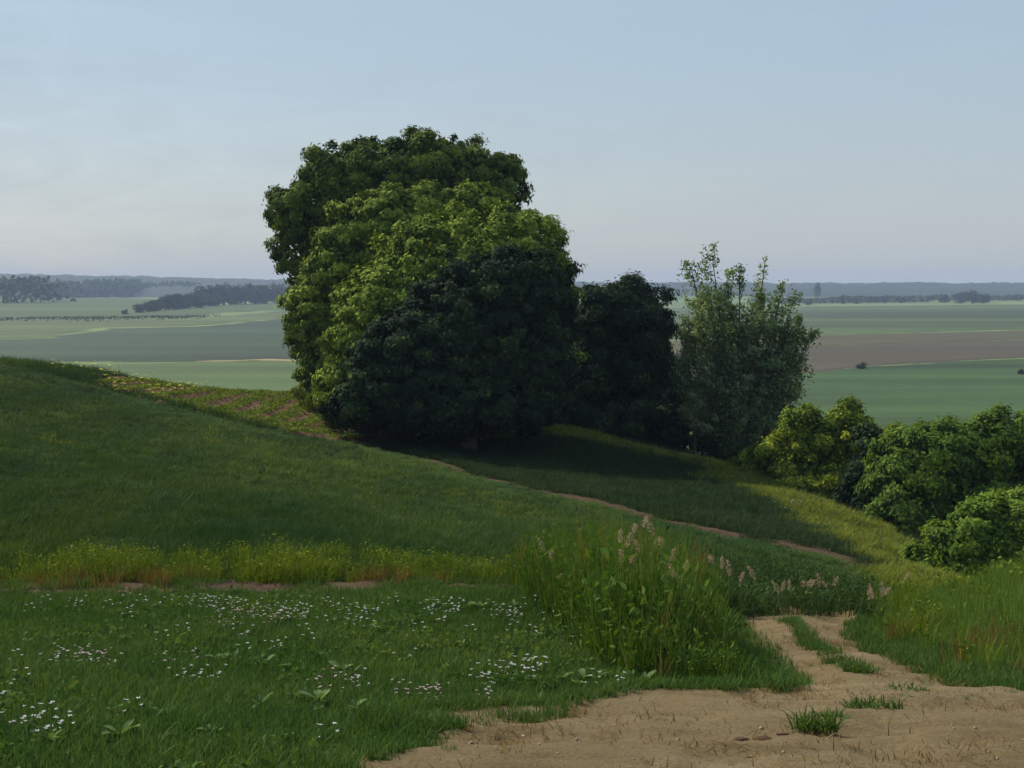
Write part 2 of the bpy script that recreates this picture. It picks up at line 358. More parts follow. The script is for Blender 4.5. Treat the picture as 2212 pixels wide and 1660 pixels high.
# ------------------------------------------------------------------ far hills
def hills(name, xs, tops, D, depth, seed, mat, label):
    n = 420; m_ = 40; X = np.linspace(xs[0], xs[-1], n); top = np.interp(X, xs, tops); u = np.linspace(0, 1, m_)
    gx = ((X - 1106) / FPX * D)[None] * (1 + u[:, None] * depth / D); gy = np.repeat((D + u * depth)[:, None], n, 1)
    g = Z(gx, gy); prof = np.sin(u * np.pi) ** .75; h = EYE + (622 - top) / FPX * (D + depth * .5)
    z = g - .5 + prof[:, None] * (h[None] - g + (fbm(gx / 45 + seed, gy / 45, 4) - .5) * 9)
    z += (fbm(gx / 9, gy / 14, 2) - .3) * 5 * np.minimum(1, prof[:, None] * 4)
    z[0] = g[0] - 3; z[-1] = g[-1] - 3
    i = np.arange(n * m_).reshape(m_, n); F = np.stack([i[:-1, :-1], i[:-1, 1:], i[1:, 1:], i[1:, :-1]], -1).reshape(-1, 4)
    return tag(link(name, np_mesh(name, np.c_[gx.ravel(), gy.ravel(), z.ravel()], F), mat), label, 'hills', kind='structure')
M['hillwood'] = mat_soil('hillwood', [(.35, (.014, .026, .024)), (.6, (.03, .048, .036))], .01, fine=.05, bump=0)
hills('hills', [-900, -200, 0, 300, 600, 1000, 1400, 1800, 2212, 2500, 3200], [600, 594, 594, 600, 607, 612, 613, 614, 613, 612, 612], 1950, 1500, 3, M['hillwood'], 'long low wooded blue hills along the horizon')

# ------------------------------------------------------------------ foliage
def leaf_quads(C, N, L, W, fold=.25, r=rng):
    """leaf rhombi at C facing N, random spin; returns V (4n,3), F (n,4)"""
    n = len(C); N = N / np.linalg.norm(N, axis=1, keepdims=True)
    a = r.normal(size=(n, 3)); a[:, 2] -= .35; T = a - (a * N).sum(1, keepdims=True) * N; T /= np.linalg.norm(T, axis=1, keepdims=True)
    S = np.cross(N, T); L = np.broadcast_to(L, n)[:, None]; W = np.broadcast_to(W, n)[:, None]
    base = C - T * L * .5; tip = C + T * L * .5 - N * L * .12; mid = C + T * L * .05 + N * W * fold
    V = np.stack([base, mid + S * W * .5 - N * W * fold, tip, mid - S * W * .5 - N * W * fold], 1)
    V[:, 0] -= N * W * .0
    return V.reshape(-1, 3), np.arange(4 * n).reshape(n, 4)

def crown_mesh(name, lobes, n_clump, clump_r, n_leaf, leaf, seed, spread=1.0, up=.25, out_jit=.16, flat=.75, fill=.22, inner=.25):
    """lobes: (cx,cy,cz,rx,ry,rz). clumps stud the outside of the lobes; leaves stud the clumps."""
    r = np.random.default_rng(seed); L = np.array(lobes, float); L[:, 3:] = np.maximum(L[:, 3:] - clump_r * .55, L[:, 3:] * .6)
    area = (L[:, 3] * L[:, 4] + L[:, 4] * L[:, 5] + L[:, 3] * L[:, 5]); pk = area / area.sum()
    cen = []; dirs = []; rad = []
    while len(cen) < n_clump:
        k = r.choice(len(L), p=pk); d = r.normal(size=3); d /= np.linalg.norm(d)
        q = L[k, :3] + d * L[k, 3:] * (1 + r.normal() * out_jit - .08)
        e = ((q - L[:, :3]) / L[:, 3:]); e2 = (e ** 2).sum(1); e2[k] = 9
        if (e2 < .62).any(): continue
        cen.append(q); nn = d / L[k, 3:]; dirs.append(nn / np.linalg.norm(nn)); rad.append(clump_r * r.uniform(.55, 1.35))
    cen = np.array(cen); dirs = np.array(dirs); rad = np.array(rad)
    w = rad ** 2; w /= w.sum(); ci = r.choice(len(cen), n_leaf, p=w)
    d = r.normal(size=(n_leaf, 3)) + dirs[ci] * .9; d /= np.linalg.norm(d, axis=1, keepdims=True)
    lump = 1 + .4 * (fbm(d[:, 0] * 2.2 + ci * 3.7, d[:, 1] * 2.2 + d[:, 2] * 2.9 + ci * 1.3, 2) - .5) * 2
    rr = rad[ci] * lump * (1 - np.abs(r.normal(size=n_leaf)) * inner) * r.uniform(.75, 1.3, n_leaf)
    off = d * rr[:, None]; off[:, 2] *= flat
    off += dirs[ci] * (r.random(n_leaf) ** 3 * rad[ci] * .5)[:, None]
    C = cen[ci] + off * spread
    N = d * .45 + dirs[ci] * .85 + r.normal(size=(n_leaf, 3)) * .33; N[:, 2] += up * .3
    Ls = leaf * r.uniform(.7, 1.35, n_leaf)
    tone = np.clip(r.normal(.5, .17, n_leaf) + (r.random(len(cen))[ci] - .5) * .45, 0, 1)
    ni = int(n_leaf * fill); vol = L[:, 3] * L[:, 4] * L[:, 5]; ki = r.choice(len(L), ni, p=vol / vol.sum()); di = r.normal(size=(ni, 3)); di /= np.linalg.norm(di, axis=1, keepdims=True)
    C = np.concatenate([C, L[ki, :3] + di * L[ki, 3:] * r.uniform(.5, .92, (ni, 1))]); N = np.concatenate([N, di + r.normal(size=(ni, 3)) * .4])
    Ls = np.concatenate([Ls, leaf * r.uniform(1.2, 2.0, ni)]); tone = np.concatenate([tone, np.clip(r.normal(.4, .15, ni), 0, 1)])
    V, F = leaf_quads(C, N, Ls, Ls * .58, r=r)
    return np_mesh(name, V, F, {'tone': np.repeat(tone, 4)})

def trunk_mesh(name, base, top, r0, lobes, seed, n_limb=9):
    r = random.Random(seed); b = MB(); base = Vector(base); top = Vector(top)
    pts = [base + (top - base) * k / 6 + Vector((r.uniform(-.12, .12), r.uniform(-.12, .12), 0)) * (k > 0) for k in range(7)]
    b.tube([base - Vector((0, 0, .3))] + pts, [r0 * 1.7] + [r0 * (1.25 - .17 * k) for k in range(7)], 9)
    for k in range(n_limb):
        s = pts[1 + k % 5]; l = lobes[k % len(lobes)]
        e = Vector((l[0] + r.uniform(-.5, .5) * l[3], l[1] + r.uniform(-.5, .5) * l[4], l[2] + r.uniform(-.3, .6) * l[5]))
        mid = s.lerp(e, .5) + Vector((0, 0, .25)); rr = r0 * .45
        b.tube([s, s.lerp(mid, .5), mid, mid.lerp(e, .6), e], [rr, rr * .8, rr * .6, rr * .4, rr * .15], 6)
        for q in range(3):
            e2 = mid.lerp(e, .3 + .3 * q) ; b.tube([e2, e2 + Vector((r.uniform(-.8, .8), r.uniform(-.8, .8), r.uniform(.1, .9)))], [rr * .3, rr * .08], 5)
    return b.mesh(name)

M['oak'] = mat_leaf('oak_leaf', [(0, (0.0161, 0.0345, 0.0115)), (0.45, (0.0517, 0.0943, 0.0184)), (1, (0.1725, 0.23, 0.0414))], .16, .5, (.08, .125, .022), .4)
M['thorn'] = mat_leaf('thorn_leaf', [(0, (0.0195, 0.0439, 0.0122)), (0.42, (0.0793, 0.1342, 0.022)), (0.75, (0.1952, 0.2684, 0.0415)), (1, (0.3416, 0.4026, 0.0671))], .14, .35, (.14, .19, .026), .4)
M['dome'] = mat_leaf('dome_leaf', [(0, (0.0225, 0.05, 0.0125)), (0.42, (0.0938, 0.1562, 0.0225)), (0.75, (0.2125, 0.2875, 0.0425)), (1, (0.35, 0.425, 0.0688))], .14, .35, (.14, .19, .026), .4)
M['dark'] = mat_leaf('dark_leaf', [(0, (.008, .019, .012)), (.5, (.019, .038, .02)), (.85, (.042, .07, .026)), (1, (.1, .14, .035))], .12, .5)  # real dark leaves, and the added mass that paints shade
M['willow'] = mat_leaf('willow_leaf', [(0, (.06, .10, .045)), (.5, (.115, .175, .078)), (1, (.22, .29, .14))], .28, .6)
M['gold'] = mat_leaf('gold_leaf', [(0, (.03, .06, .014)), (.32, (.075, .13, .02)), (.58, (.2, .26, .03)), (1, (.48, .52, .06))], .34)
M['hedge'] = mat_leaf('hedge_leaf', [(0, (0.03, 0.0625, 0.015)), (0.5, (0.075, 0.1375, 0.025)), (1, (0.1625, 0.2375, 0.04))], .32, .7)
M['fresh'] = mat_leaf('fresh_leaf', [(0, (0.0403, 0.0805, 0.0161)), (0.5, (0.0978, 0.1725, 0.0276)), (1, (0.1955, 0.276, 0.0437))], .36, .9)
M['pale'] = mat_leaf('pale_leaf', [(0, (.07, .10, .05)), (.5, (.13, .17, .09)), (1, (.22, .27, .16))], .3, .9)
M['far'] = mat_leaf('far_leaf', [(0, (0.0154, 0.033, 0.0154)), (0.5, (0.033, 0.0572, 0.022)), (1, (0.0605, 0.088, 0.0308))], .2, .02)

def lobe(X, Y, D, rx, ry, rz):
    """lobe centred where X, Y shows at distance D; radii given in picture units, ry in metres"""
    c = at(X, Y, D); k = D / FPX
    return (c[0], c[1], c[2], rx * k, ry, rz * k)

def tree(name, label, cat, X, D, lobes, mat, seed, n_clump, clump_r, n_leaf, leaf, trunk_r, top=.6, group=None, crown='crown', **kw):
    bx = at(X, 800, D)[0]; bz = float(Z(np.array([bx]), np.array([D]))[0]); root = empty(name, (bx, D, bz))
    lob = [(l[0] - bx, l[1] - D, l[2] - bz, l[3], l[4], l[5]) for l in lobes]
    zt = max(l[2] + l[5] for l in lob)
    link('trunk', trunk_mesh('trunk', (0, 0, 0), (.2, 0, zt * top), trunk_r, lob, seed), M['bark'], root)
    link(crown, crown_mesh(crown, lob, n_clump, clump_r, n_leaf, leaf, seed, **kw), mat, root)
    return tag(root, label, cat, group)

# three great trees that read as one mass
tree('broadleaf_tree', 'tallest broad tree at the back of the big clump, dark-topped', 'tree', 860, 62,
     [lobe(870, 405, 62, 205, 2.6, 112), lobe(770, 395, 62, 112, 2.2, 80), lobe(935, 355, 62, 100, 2.2, 72), lobe(655, 452, 61.6, 84, 1.7, 62), lobe(1065, 402, 61.8, 72, 1.5, 80),
      lobe(652, 545, 61.4, 62, 1.5, 66), lobe(850, 620, 62, 205, 2.6, 230), lobe(720, 358, 62, 60, 1.4, 50)],
     M['oak'], 21, 640, .38, 120000, .18, .38, out_jit=.10)
tree('broadleaf_tree', 'rounded middle tree of the big clump with bright left flank', 'tree', 850, 56.5,
     [lobe(880, 520, 56.5, 175, 2.2, 125), lobe(752, 590, 56.2, 95, 1.9, 130), lobe(1020, 475, 56.8, 95, 1.8, 78), lobe(700, 690, 56, 88, 1.8, 100), lobe(800, 760, 56.5, 150, 2.2, 170), lobe(728, 810, 55.6, 85, 1.7, 85)],
     M['thorn'], 22, 800, .29, 115000, .165, .32, out_jit=.08)
tree('broadleaf_tree', 'great dome-shaped front tree of the big clump, shaded right side to the ground', 'tree', 980, 50.0,
     [lobe(1015, 640, 50, 225, 3.4, 190), lobe(1115, 560, 50, 125, 2.6, 112), lobe(870, 715, 49.6, 165, 2.6, 150), lobe(970, 790, 49.5, 262, 3.2, 155), lobe(800, 850, 49.5, 125, 2.2, 92), lobe(1130, 770, 50, 118, 2.4, 165),
      lobe(950, 880, 49.8, 200, 2.4, 75)],
     M['dome'], 23, 1050, .29, 130000, .155, .35, out_jit=.06)
tree('dark_tree', 'added dark foliage mass painting the shaded front of the big clump', 'tree', 1010, 46.8,  # added tree: its dark leaves paint the shade on the clump front
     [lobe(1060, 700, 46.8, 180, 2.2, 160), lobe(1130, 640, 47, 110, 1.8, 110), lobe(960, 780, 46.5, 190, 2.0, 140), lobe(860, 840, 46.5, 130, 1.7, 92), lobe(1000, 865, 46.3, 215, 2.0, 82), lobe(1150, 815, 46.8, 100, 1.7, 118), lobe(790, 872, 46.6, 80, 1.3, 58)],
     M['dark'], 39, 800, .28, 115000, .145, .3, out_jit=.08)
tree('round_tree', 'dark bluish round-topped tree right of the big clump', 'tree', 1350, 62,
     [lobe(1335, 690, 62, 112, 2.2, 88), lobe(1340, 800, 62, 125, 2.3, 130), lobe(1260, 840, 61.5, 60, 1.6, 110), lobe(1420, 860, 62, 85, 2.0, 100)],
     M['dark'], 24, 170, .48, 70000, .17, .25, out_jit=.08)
tree('low_shrub', 'low dark shrub at the foot of the round-topped tree', 'shrub', 1470, 58.5,
     [lobe(1450, 915, 58.5, 80, 1.5, 70), lobe(1370, 925, 58.5, 80, 1.4, 60), lobe(1530, 960, 57, 60, 1.0, 60), lobe(1590, 985, 56, 60, 1.0, 50)], M['dark'], 34, 90, .36, 30000, .14, .09)
tree('low_shrub', 'low dark shrub in the gap between big clump and round-topped tree', 'shrub', 1225, 58,
     [lobe(1225, 880, 58, 55, 1.2, 90), lobe(1270, 930, 57.5, 70, 1.2, 50)], M['dark'], 38, 50, .34, 16000, .15, .08)
tree('pale_sapling', 'pale grey-green sapling left of the feathery tree', 'shrub', 1500, 55,
     [lobe(1497, 880, 55, 22, .4, 38), lobe(1512, 925, 55, 20, .4, 30)], M['pale'], 35, 22, .20, 4500, .11, .05, out_jit=.15)

# feathery upright tree: many rising plumes
def plume_tree():
    X, D = 1600, 57.0
    bx = at(X, 800, D)[0]; bz = float(Z(np.array([bx]), np.array([D]))[0]); root = empty('feathery_tree', (bx, D, bz))
    tag(root, 'grey-green feathery upright tree with ragged split top', 'tree')
    plumes = [(1545, 545, 40), (1500, 575, 30), (1580, 590, 34), (1660, 560, 26), (1690, 620, 30), (1630, 640, 36), (1490, 650, 34), (1735, 690, 30), (1720, 640, 22), (1470, 720, 34), (1750, 720, 26), (1560, 650, 44),
              (1610, 700, 46), (1680, 720, 44), (1530, 740, 50), (1640, 790, 56), (1580, 830, 60), (1700, 800, 40), (1510, 820, 36), (1650, 880, 56), (1590, 910, 50), (1690, 880, 34), (1545, 690, 40), (1600, 580, 24), (1475, 690, 36), (1500, 760, 44), (1720, 760, 44), (1460, 780, 30), (1745, 780, 30), (1700, 690, 36), (1660, 650, 34), (1520, 620, 34), (1730, 840, 34), (1490, 850, 34)]
    r = np.random.default_rng(5); C = []; N = []; T = []; b = MB()
    for X1, Y1, w in plumes:
        dep = r.uniform(-1.6, 1.6); tip = at(X1, Y1, D) - np.array([bx, D, bz]); tip[1] += dep
        foot = np.array([tip[0] * .22, tip[1] * .25, max(.4, tip[2] * .18)])
        b.tube([foot, foot * .5 + tip * .5 + [0, 0, .2], tip], [.07, .045, .012], 5)
        n = int(900 * (w / 40) ** 1.1) + 500
        u = r.random(n) ** .75; c = foot[None] * (1 - u[:, None]) + tip[None] * u[:, None]
        wr = w * D / FPX * (.35 + 1.1 * np.sin(np.clip(u, 0, 1) * 2.6 + .35)) 
        # sprigs: cluster leaves along short side twigs
        ns = 34; sd_ = r.normal(size=(ns, 3)); sd_[:, 2] = np.abs(sd_[:, 2]) * .8; su = r.random(ns); k = r.integers(0, ns, n)
        uu = np.clip(su[k] + r.normal(size=n) * .05, .03, 1); c = foot[None] * (1 - uu[:, None]) + tip[None] * uu[:, None]
        wr = w * D / FPX * (.25 + .95 * np.sin(np.clip(uu * 2.5 + .45, 0, 3.0)))
        c = c + sd_[k] * (wr * r.random(n) ** .6)[:, None] * .72 + r.normal(size=(n, 3)) * .07
        C.append(c); N.append(r.normal(size=(n, 3)) + [0, -.2, .3]); T.append(np.clip(r.normal(.5, .2, n) + r.normal() * .12, 0, 1))
    C = np.concatenate(C); N = np.concatenate(N); T = np.concatenate(T); L = .17 * r.uniform(.7, 1.4, len(C))
    V, F = leaf_quads(C, N, L, L * .38, r=r)
    b.tube([(0, 0, -.3), (.05, 0, 1.2), (.1, 0, 2.6), (0, .1, 4.2)], [.22, .17, .12, .05], 8)
    link('trunk', b.mesh('trunk'), M['bark'], root)
    link('crown', np_mesh('crown', V, F, {'tone': np.repeat(T, 4)}), M['willow'], root)
    lob = [lobe(1615, 780, D, 105, 1.5, 120), lobe(1610, 900, D, 95, 1.4, 105), lobe(1545, 700, D, 50, 1.0, 80)]
    lob = [(l[0] - bx, l[1] - D, l[2] - bz, *l[3:]) for l in lob]
    link('inner_foliage', crown_mesh('inner_foliage', lob, 150, .26, 15000, .13, 55, out_jit=.2, fill=.1), M['willow'], root)
plume_tree()

tree('yellow_shrub', 'yellow-green sunlit shrub between feathery tree and round hedge bush', 'shrub', 1770, 46,
     [lobe(1775, 960, 46, 95, 1.3, 78), lobe(1720, 930, 46, 55, .9, 48), lobe(1830, 920, 46, 48, .9, 42), lobe(1660, 1000, 45.5, 50, .8, 55), lobe(1860, 1000, 46, 70, 1.2, 90), lobe(1750, 1045, 45.6, 130, 1.4, 75), lobe(1860, 1070, 45, 80, 1.2, 60)],
     M['gold'], 25, 150, .30, 42000, .125, .09, out_jit=.17)
tree('low_shrub', 'small yellow-green shrub left of the big yellow shrub', 'shrub', 1612, 46,
     [lobe(1615, 1000, 46, 28, .5, 26), lobe(1640, 1020, 46, 34, .6, 30)], M['gold'], 36, 30, .2, 7000, .11, .05, out_jit=.14)
tree('hedge_bush', 'large rounded green bush at the right edge', 'bush', 2070, 40,
     [lobe(2080, 980, 40, 150, 2.0, 92), lobe(1990, 1020, 39.6, 95, 1.6, 100), lobe(2190, 960, 40, 110, 1.8, 75), lobe(1950, 1100, 39.3, 85, 1.4, 90), lobe(1930, 1030, 39.5, 50, 1.1, 60), lobe(2090, 1110, 39.3, 170, 1.9, 110), lobe(2230, 1060, 40, 100, 1.6, 100)],
     M['hedge'], 26, 230, .34, 75000, .125, .14, out_jit=.09)
tree('low_bush', 'low bright green bush below the rounded bush at right', 'bush', 2120, 30,
     [lobe(2140, 1165, 30, 115, 1.1, 88), lobe(2060, 1190, 29.6, 85, .9, 60), lobe(2005, 1215, 29.3, 50, .7, 42), lobe(2120, 1220, 29.3, 130, 1.0, 50), lobe(2210, 1120, 30.4, 90, 1.0, 62)],
     M['fresh'], 27, 150, .24, 46000, .10, .08, out_jit=.1)

tree('dark_shrub', 'dark green shrub in the gap between yellow shrub and rounded bush', 'shrub', 1895, 43.5,
     [lobe(1895, 1010, 43.5, 55, .9, 95), lobe(1880, 1090, 43, 75, 1.0, 70)], M['dark'], 37, 60, .28, 16000, .12, .07, out_jit=.12)

# distant trees on the plain
far_meshes = []
for k in range(5):
    r = random.Random(k); w = r.uniform(.36, .5)
    lob = [(0, 0, .58, w, w, .36), (r.uniform(-.25, .25), .1, .45, w * .9, w * .9, .3), (r.uniform(-.3, .3), -.1, .7, w * .6, w * .6, .26), (0, 0, .25, w * .85, w * .85, .22)]
    tb = MB(); tb.tube([(0, 0, -.05), (0, 0, .3), (.02, 0, .6)], [.05, .04, .015], 6)
    far_meshes.append((crown_mesh('crown', lob, 40, .15, 1500, .085, 60 + k), tb.mesh('trunk')))
ORD = 'first second third fourth fifth sixth seventh eighth ninth tenth eleventh twelfth thirteenth fourteenth fifteenth sixteenth seventeenth eighteenth nineteenth twentieth'.split()
def rank(L):
    o = sorted(range(len(L)), key=lambda i: L[i][0]); r_ = [0] * len(L)
    for n_, i in enumerate(o): r_[i] = n_
    return [ORD[q] for q in r_]
ZONES = [(1338, 'along the back edge of the meadow'), (1380, 'in the upper meadow'), (1440, 'below the upper meadow'), (1480, 'across the middle meadow'), (1530, 'in the lower meadow'), (1900, 'in the front corner of the meadow')]
def zone(Y): return next(t for lim, t in ZONES if Y < lim)
def zoned(L, key=lambda q: ''):
    d = {}
    for i, q in enumerate(L): d.setdefault((zone(q[1]), key(q)), []).append(i)
    lab = [None] * len(L)
    for (zn, kk), ids in d.items():
        for i, o_ in zip(ids, rank([L[i] for i in ids])): lab[i] = (o_ if len(ids) > 1 else 'only', kk, zn)
    return lab
def far_tree(X, Y, hpx, k, label, group, wide=1.0):
    x, y = hit(X, Y); z = float(Z(np.array([x]), np.array([y]))[0]); h = hpx / FPX * y
    o = empty('distant_tree', (x, y, z), k * 1.7); o.scale = (h * wide, h * wide, h); tag(o, label, 'tree', group)
    link('crown', far_meshes[k % 5][0], M['far'], o); link('trunk', far_meshes[k % 5][1], M['bark'], o)
k = 0
HR = [(300, 678, 22), (322, 676, 28), (342, 674, 32), (366, 672, 36), (388, 670, 38), (410, 668, 34), (432, 667, 30), (455, 664, 28)]
for (X, Y, h), w in zip(HR, rank(HR)):
    far_tree(X, Y, h, k, w + ' tree from the left in the sloping far hedgerow', 'trees of the sloping far hedgerow', 1.25); k += 1
CO = [(440, 662, 46), (462, 661, 44), (484, 661, 48), (508, 660, 44), (530, 659, 46), (552, 658, 42), (574, 658, 45), (598, 656, 44), (622, 655, 42), (645, 654, 44)]
for (X, Y, h), w in zip(CO, rank(CO)):
    far_tree(X, Y, h, k, w + ' tree from the left in the dark far copse', 'trees of the dark far copse', 1.15); k += 1
for X, Y, h in [(1765, 644, 34), (1820, 658, 22)]:
    far_tree(X, Y, h, k, 'thin lone tree far off on the right plain, ' + ('taller one' if h > 30 else 'shorter one'), None, .5); k += 1
RR = [(1880, 655, 14), (1910, 655, 16), (1945, 655, 14), (2040, 655, 18), (2075, 656, 26), (2100, 656, 28), (2125, 656, 22), (1745, 660, 12), (1710, 662, 12), (1850, 657, 12)]
for (X, Y, h), w in zip(RR, rank(RR)):
    far_tree(X, Y, h, k, w + ' low round tree from the left in the far right row', 'trees of the far right row', 1.6); k += 1
far_tree(1862, 800, 16, 2, 'single small bush at the edge of the ploughed field', None, 1.4)
far_tree(270, 682, 14, 1, 'tiny lone bush before the sloping far hedgerow', None, 1.2)
far_tree(2205, 812, 14, 3, 'small bush at the right edge above the mid green field', None, 1.2)

# far wood below the hills: one mass
def wood(name, segs, label, seed, n=5200, ls=1.0):
    r = np.random.default_rng(seed); C = []; 
    for X0, X1, Y0, Y1, h in segs:
        for j in range(n // len(segs)):
            pass
        m_ = 60; px = np.linspace(X0, X1, m_)
        pos = [hit(a, np.interp(a, [X0, X1], [Y0, Y1])) for a in np.linspace(X0, X1, 9)]
        pos = np.array(pos); u = r.random(n // len(segs)); x = np.interp(u, np.linspace(0, 1, 9), pos[:, 0]); y = np.interp(u, np.linspace(0, 1, 9), pos[:, 1])
        hh = h / FPX * y * (.55 + .6 * vnoise(u * 22 + seed, u * 0)); s = r.random(len(u)) ** .6
        C.append(np.c_[x + r.normal(size=len(u)) * 6, y + r.normal(size=len(u)) * 30, Z(x, y) + hh * s])
    C = np.concatenate(C); N = r.normal(size=C.shape) + [0, -.8, .6]; L = r.uniform(5, 10, len(C)) * (C[:, 1] / 2200) * ls
    V, F = leaf_quads(C, N, L, L * .75, r=r)
    return tag(link(name, np_mesh(name, V, F, {'tone': np.repeat(r.random(len(C)), 4)}), M['far']), label, 'wood', kind='stuff')
wood('distant_wood', [(-250, 110, 658, 656, 52), (90, 300, 646, 642, 34), (280, 420, 640, 640, 26)], 'blue-green far wood under the hills at the left', 71)
wood('far_hedge', [(-200, 430, 692, 687, 2.6)], 'thin dark hedge line crossing the left plain', 73, 2200, .45)
wood('distant_wood', [(1650, 1990, 655, 652, 9), (1960, 2500, 650, 648, 9)], 'thin dark far hedge line below the right hills', 72, 2600)

# ------------------------------------------------------------------ grasses
M['meadow'] = mat_leaf('meadow_grass', [(0, (0.0265, 0.0612, 0.0158)), (0.5, (0.0612, 0.1174, 0.0282)), (1, (0.1326, 0.1836, 0.0563))], .28, .55, (.03, .085, .022), .6)
M['field_grass'] = mat_leaf('field_grass', [(0, (0.0231, 0.0482, 0.0137)), (0.5, (0.054, 0.0963, 0.0234)), (1, (0.1156, 0.1589, 0.0429))], .28, .22, (.016, .05, .018), .8, stretch=(1, .25, 1), rot=.6)
M['shadow_tone_verge_grass'] = mat_leaf('shadow_tone_verge_grass', [(0, (.014, .03, .013)), (.5, (.028, .05, .02)), (1, (.06, .085, .028))], .25, .3, (.018, .044, .022), .6)  # tree shadow on the slope is put into this dark grass colour
M['tall_grass'] = mat_leaf('tall_grass', [(0, (0.0271, 0.0635, 0.0147)), (0.5, (0.0635, 0.1269, 0.023)), (0.88, (0.1178, 0.1812, 0.0367)), (1, (0.2175, 0.1993, 0.0941))], .3, 1.1, (.045, .10, .018), .6)
M['bank_grass'] = mat_leaf('bank_grass', [(0, (.032, .075, .018)), (.5, (.085, .165, .034)), (.9, (.17, .245, .06)), (1, (.28, .22, .11))], .3, 1.0, (.06, .13, .03), .5)
M['weed'] = mat_leaf('weed_leaf', [(0, (0.0466, 0.0828, 0.0099)), (0.5, (0.0931, 0.1449, 0.0166)), (1, (0.207, 0.2432, 0.0331))], .3, .9, (.06, .105, .018), .6)
M['crop'] = mat_leaf('crop_leaf', [(0, (.05, .085, .015)), (.5, (.10, .15, .025)), (1, (.17, .2, .04))], .3)
M['dryred'] = mat_leaf('dry_stem', [(0, (.07, .045, .02)), (.5, (.13, .08, .035)), (1, (.24, .17, .08))], .3)
M['plume'] = mat_leaf('plume', [(0, (0.25, 0.1875, 0.125)), (1, (0.525, 0.4125, 0.3125))], .35, tcol=(1, .9, .8))
M['white'] = mat_leaf('white_petal', [(0, (0.5084, 0.5412, 0.5904)), (1, (0.6724, 0.6888, 0.7052))], .3, tcol=(1, 1, 1))
M['pink'] = mat_leaf('pink_petal', [(0, (.55, .38, .46)), (1, (.72, .58, .66))], .3, tcol=(1, .9, .95))
M['yellow'] = mat_leaf('yellow_petal', [(0, (.42, .40, .05)), (1, (.62, .60, .12))], .3, tcol=(1, 1, .7))
M['broad'] = mat_leaf('broad_leaf', [(0, (.06, .11, .04)), (1, (.14, .22, .085))], .3)

def blades(n, rad, h, w, lean, r, droop=.35, hj=.4):
    """n curved tapering blades: V, F(quads, last one pinched), tone"""
    a = r.uniform(0, 2 * np.pi, n); q = rad * np.sqrt(r.random(n)); bx = q * np.cos(a); by = q * np.sin(a)
    az = r.uniform(0, 2 * np.pi, n); H = h * (1 - hj * r.random(n)); ln = lean * r.random(n) + .05
    dx, dy = np.cos(az), np.sin(az); px, py = -dy, dx
    us = [0, .4, .75, 1.0]; ws = [1, .85, .5, .06]; V = []
    for u, wk in zip(us, ws):
        o = H * (ln * u + droop * ln * u * u * 1.5); zz = H * (u - droop * ln * u * u)
        for s in (-.5, .5):
            V.append(np.c_[bx + dx * o + px * s * w * wk, by + dy * o + py * s * w * wk, zz])
    V = np.stack(V, 1)                      # n,8,3
    b = np.arange(n)[:, None, None] * 8; f = np.array([[0, 1, 3, 2], [2, 3, 5, 4], [4, 5, 7, 6]])[None]
    return V.reshape(-1, 3), (b + f).reshape(-1, 4), np.repeat(np.clip(r.normal(.5, .22, n), 0, 1), 8)
def join(parts):
    V = []; F = []; T = []; b = 0
    for v, f, t in parts: V.append(v); F.append(f + b); T.append(t); b += len(v)
    return np.concatenate(V), np.concatenate(F), np.concatenate(T)
def leaves(n, rad, h0, h1, L, r, wid=.5, up=.8):
    a = r.uniform(0, 2 * np.pi, n); q = rad * np.sqrt(r.random(n)); C = np.c_[q * np.cos(a), q * np.sin(a), r.uniform(h0, h1, n)]
    N = r.normal(size=(n, 3)) * .6 + [0, 0, up]; l = L * r.uniform(.6, 1.3, n)
    V, F = leaf_quads(C, N, l, l * wid, r=r); return V, F, np.repeat(np.clip(r.normal(.55, .22, n), 0, 1), 4)

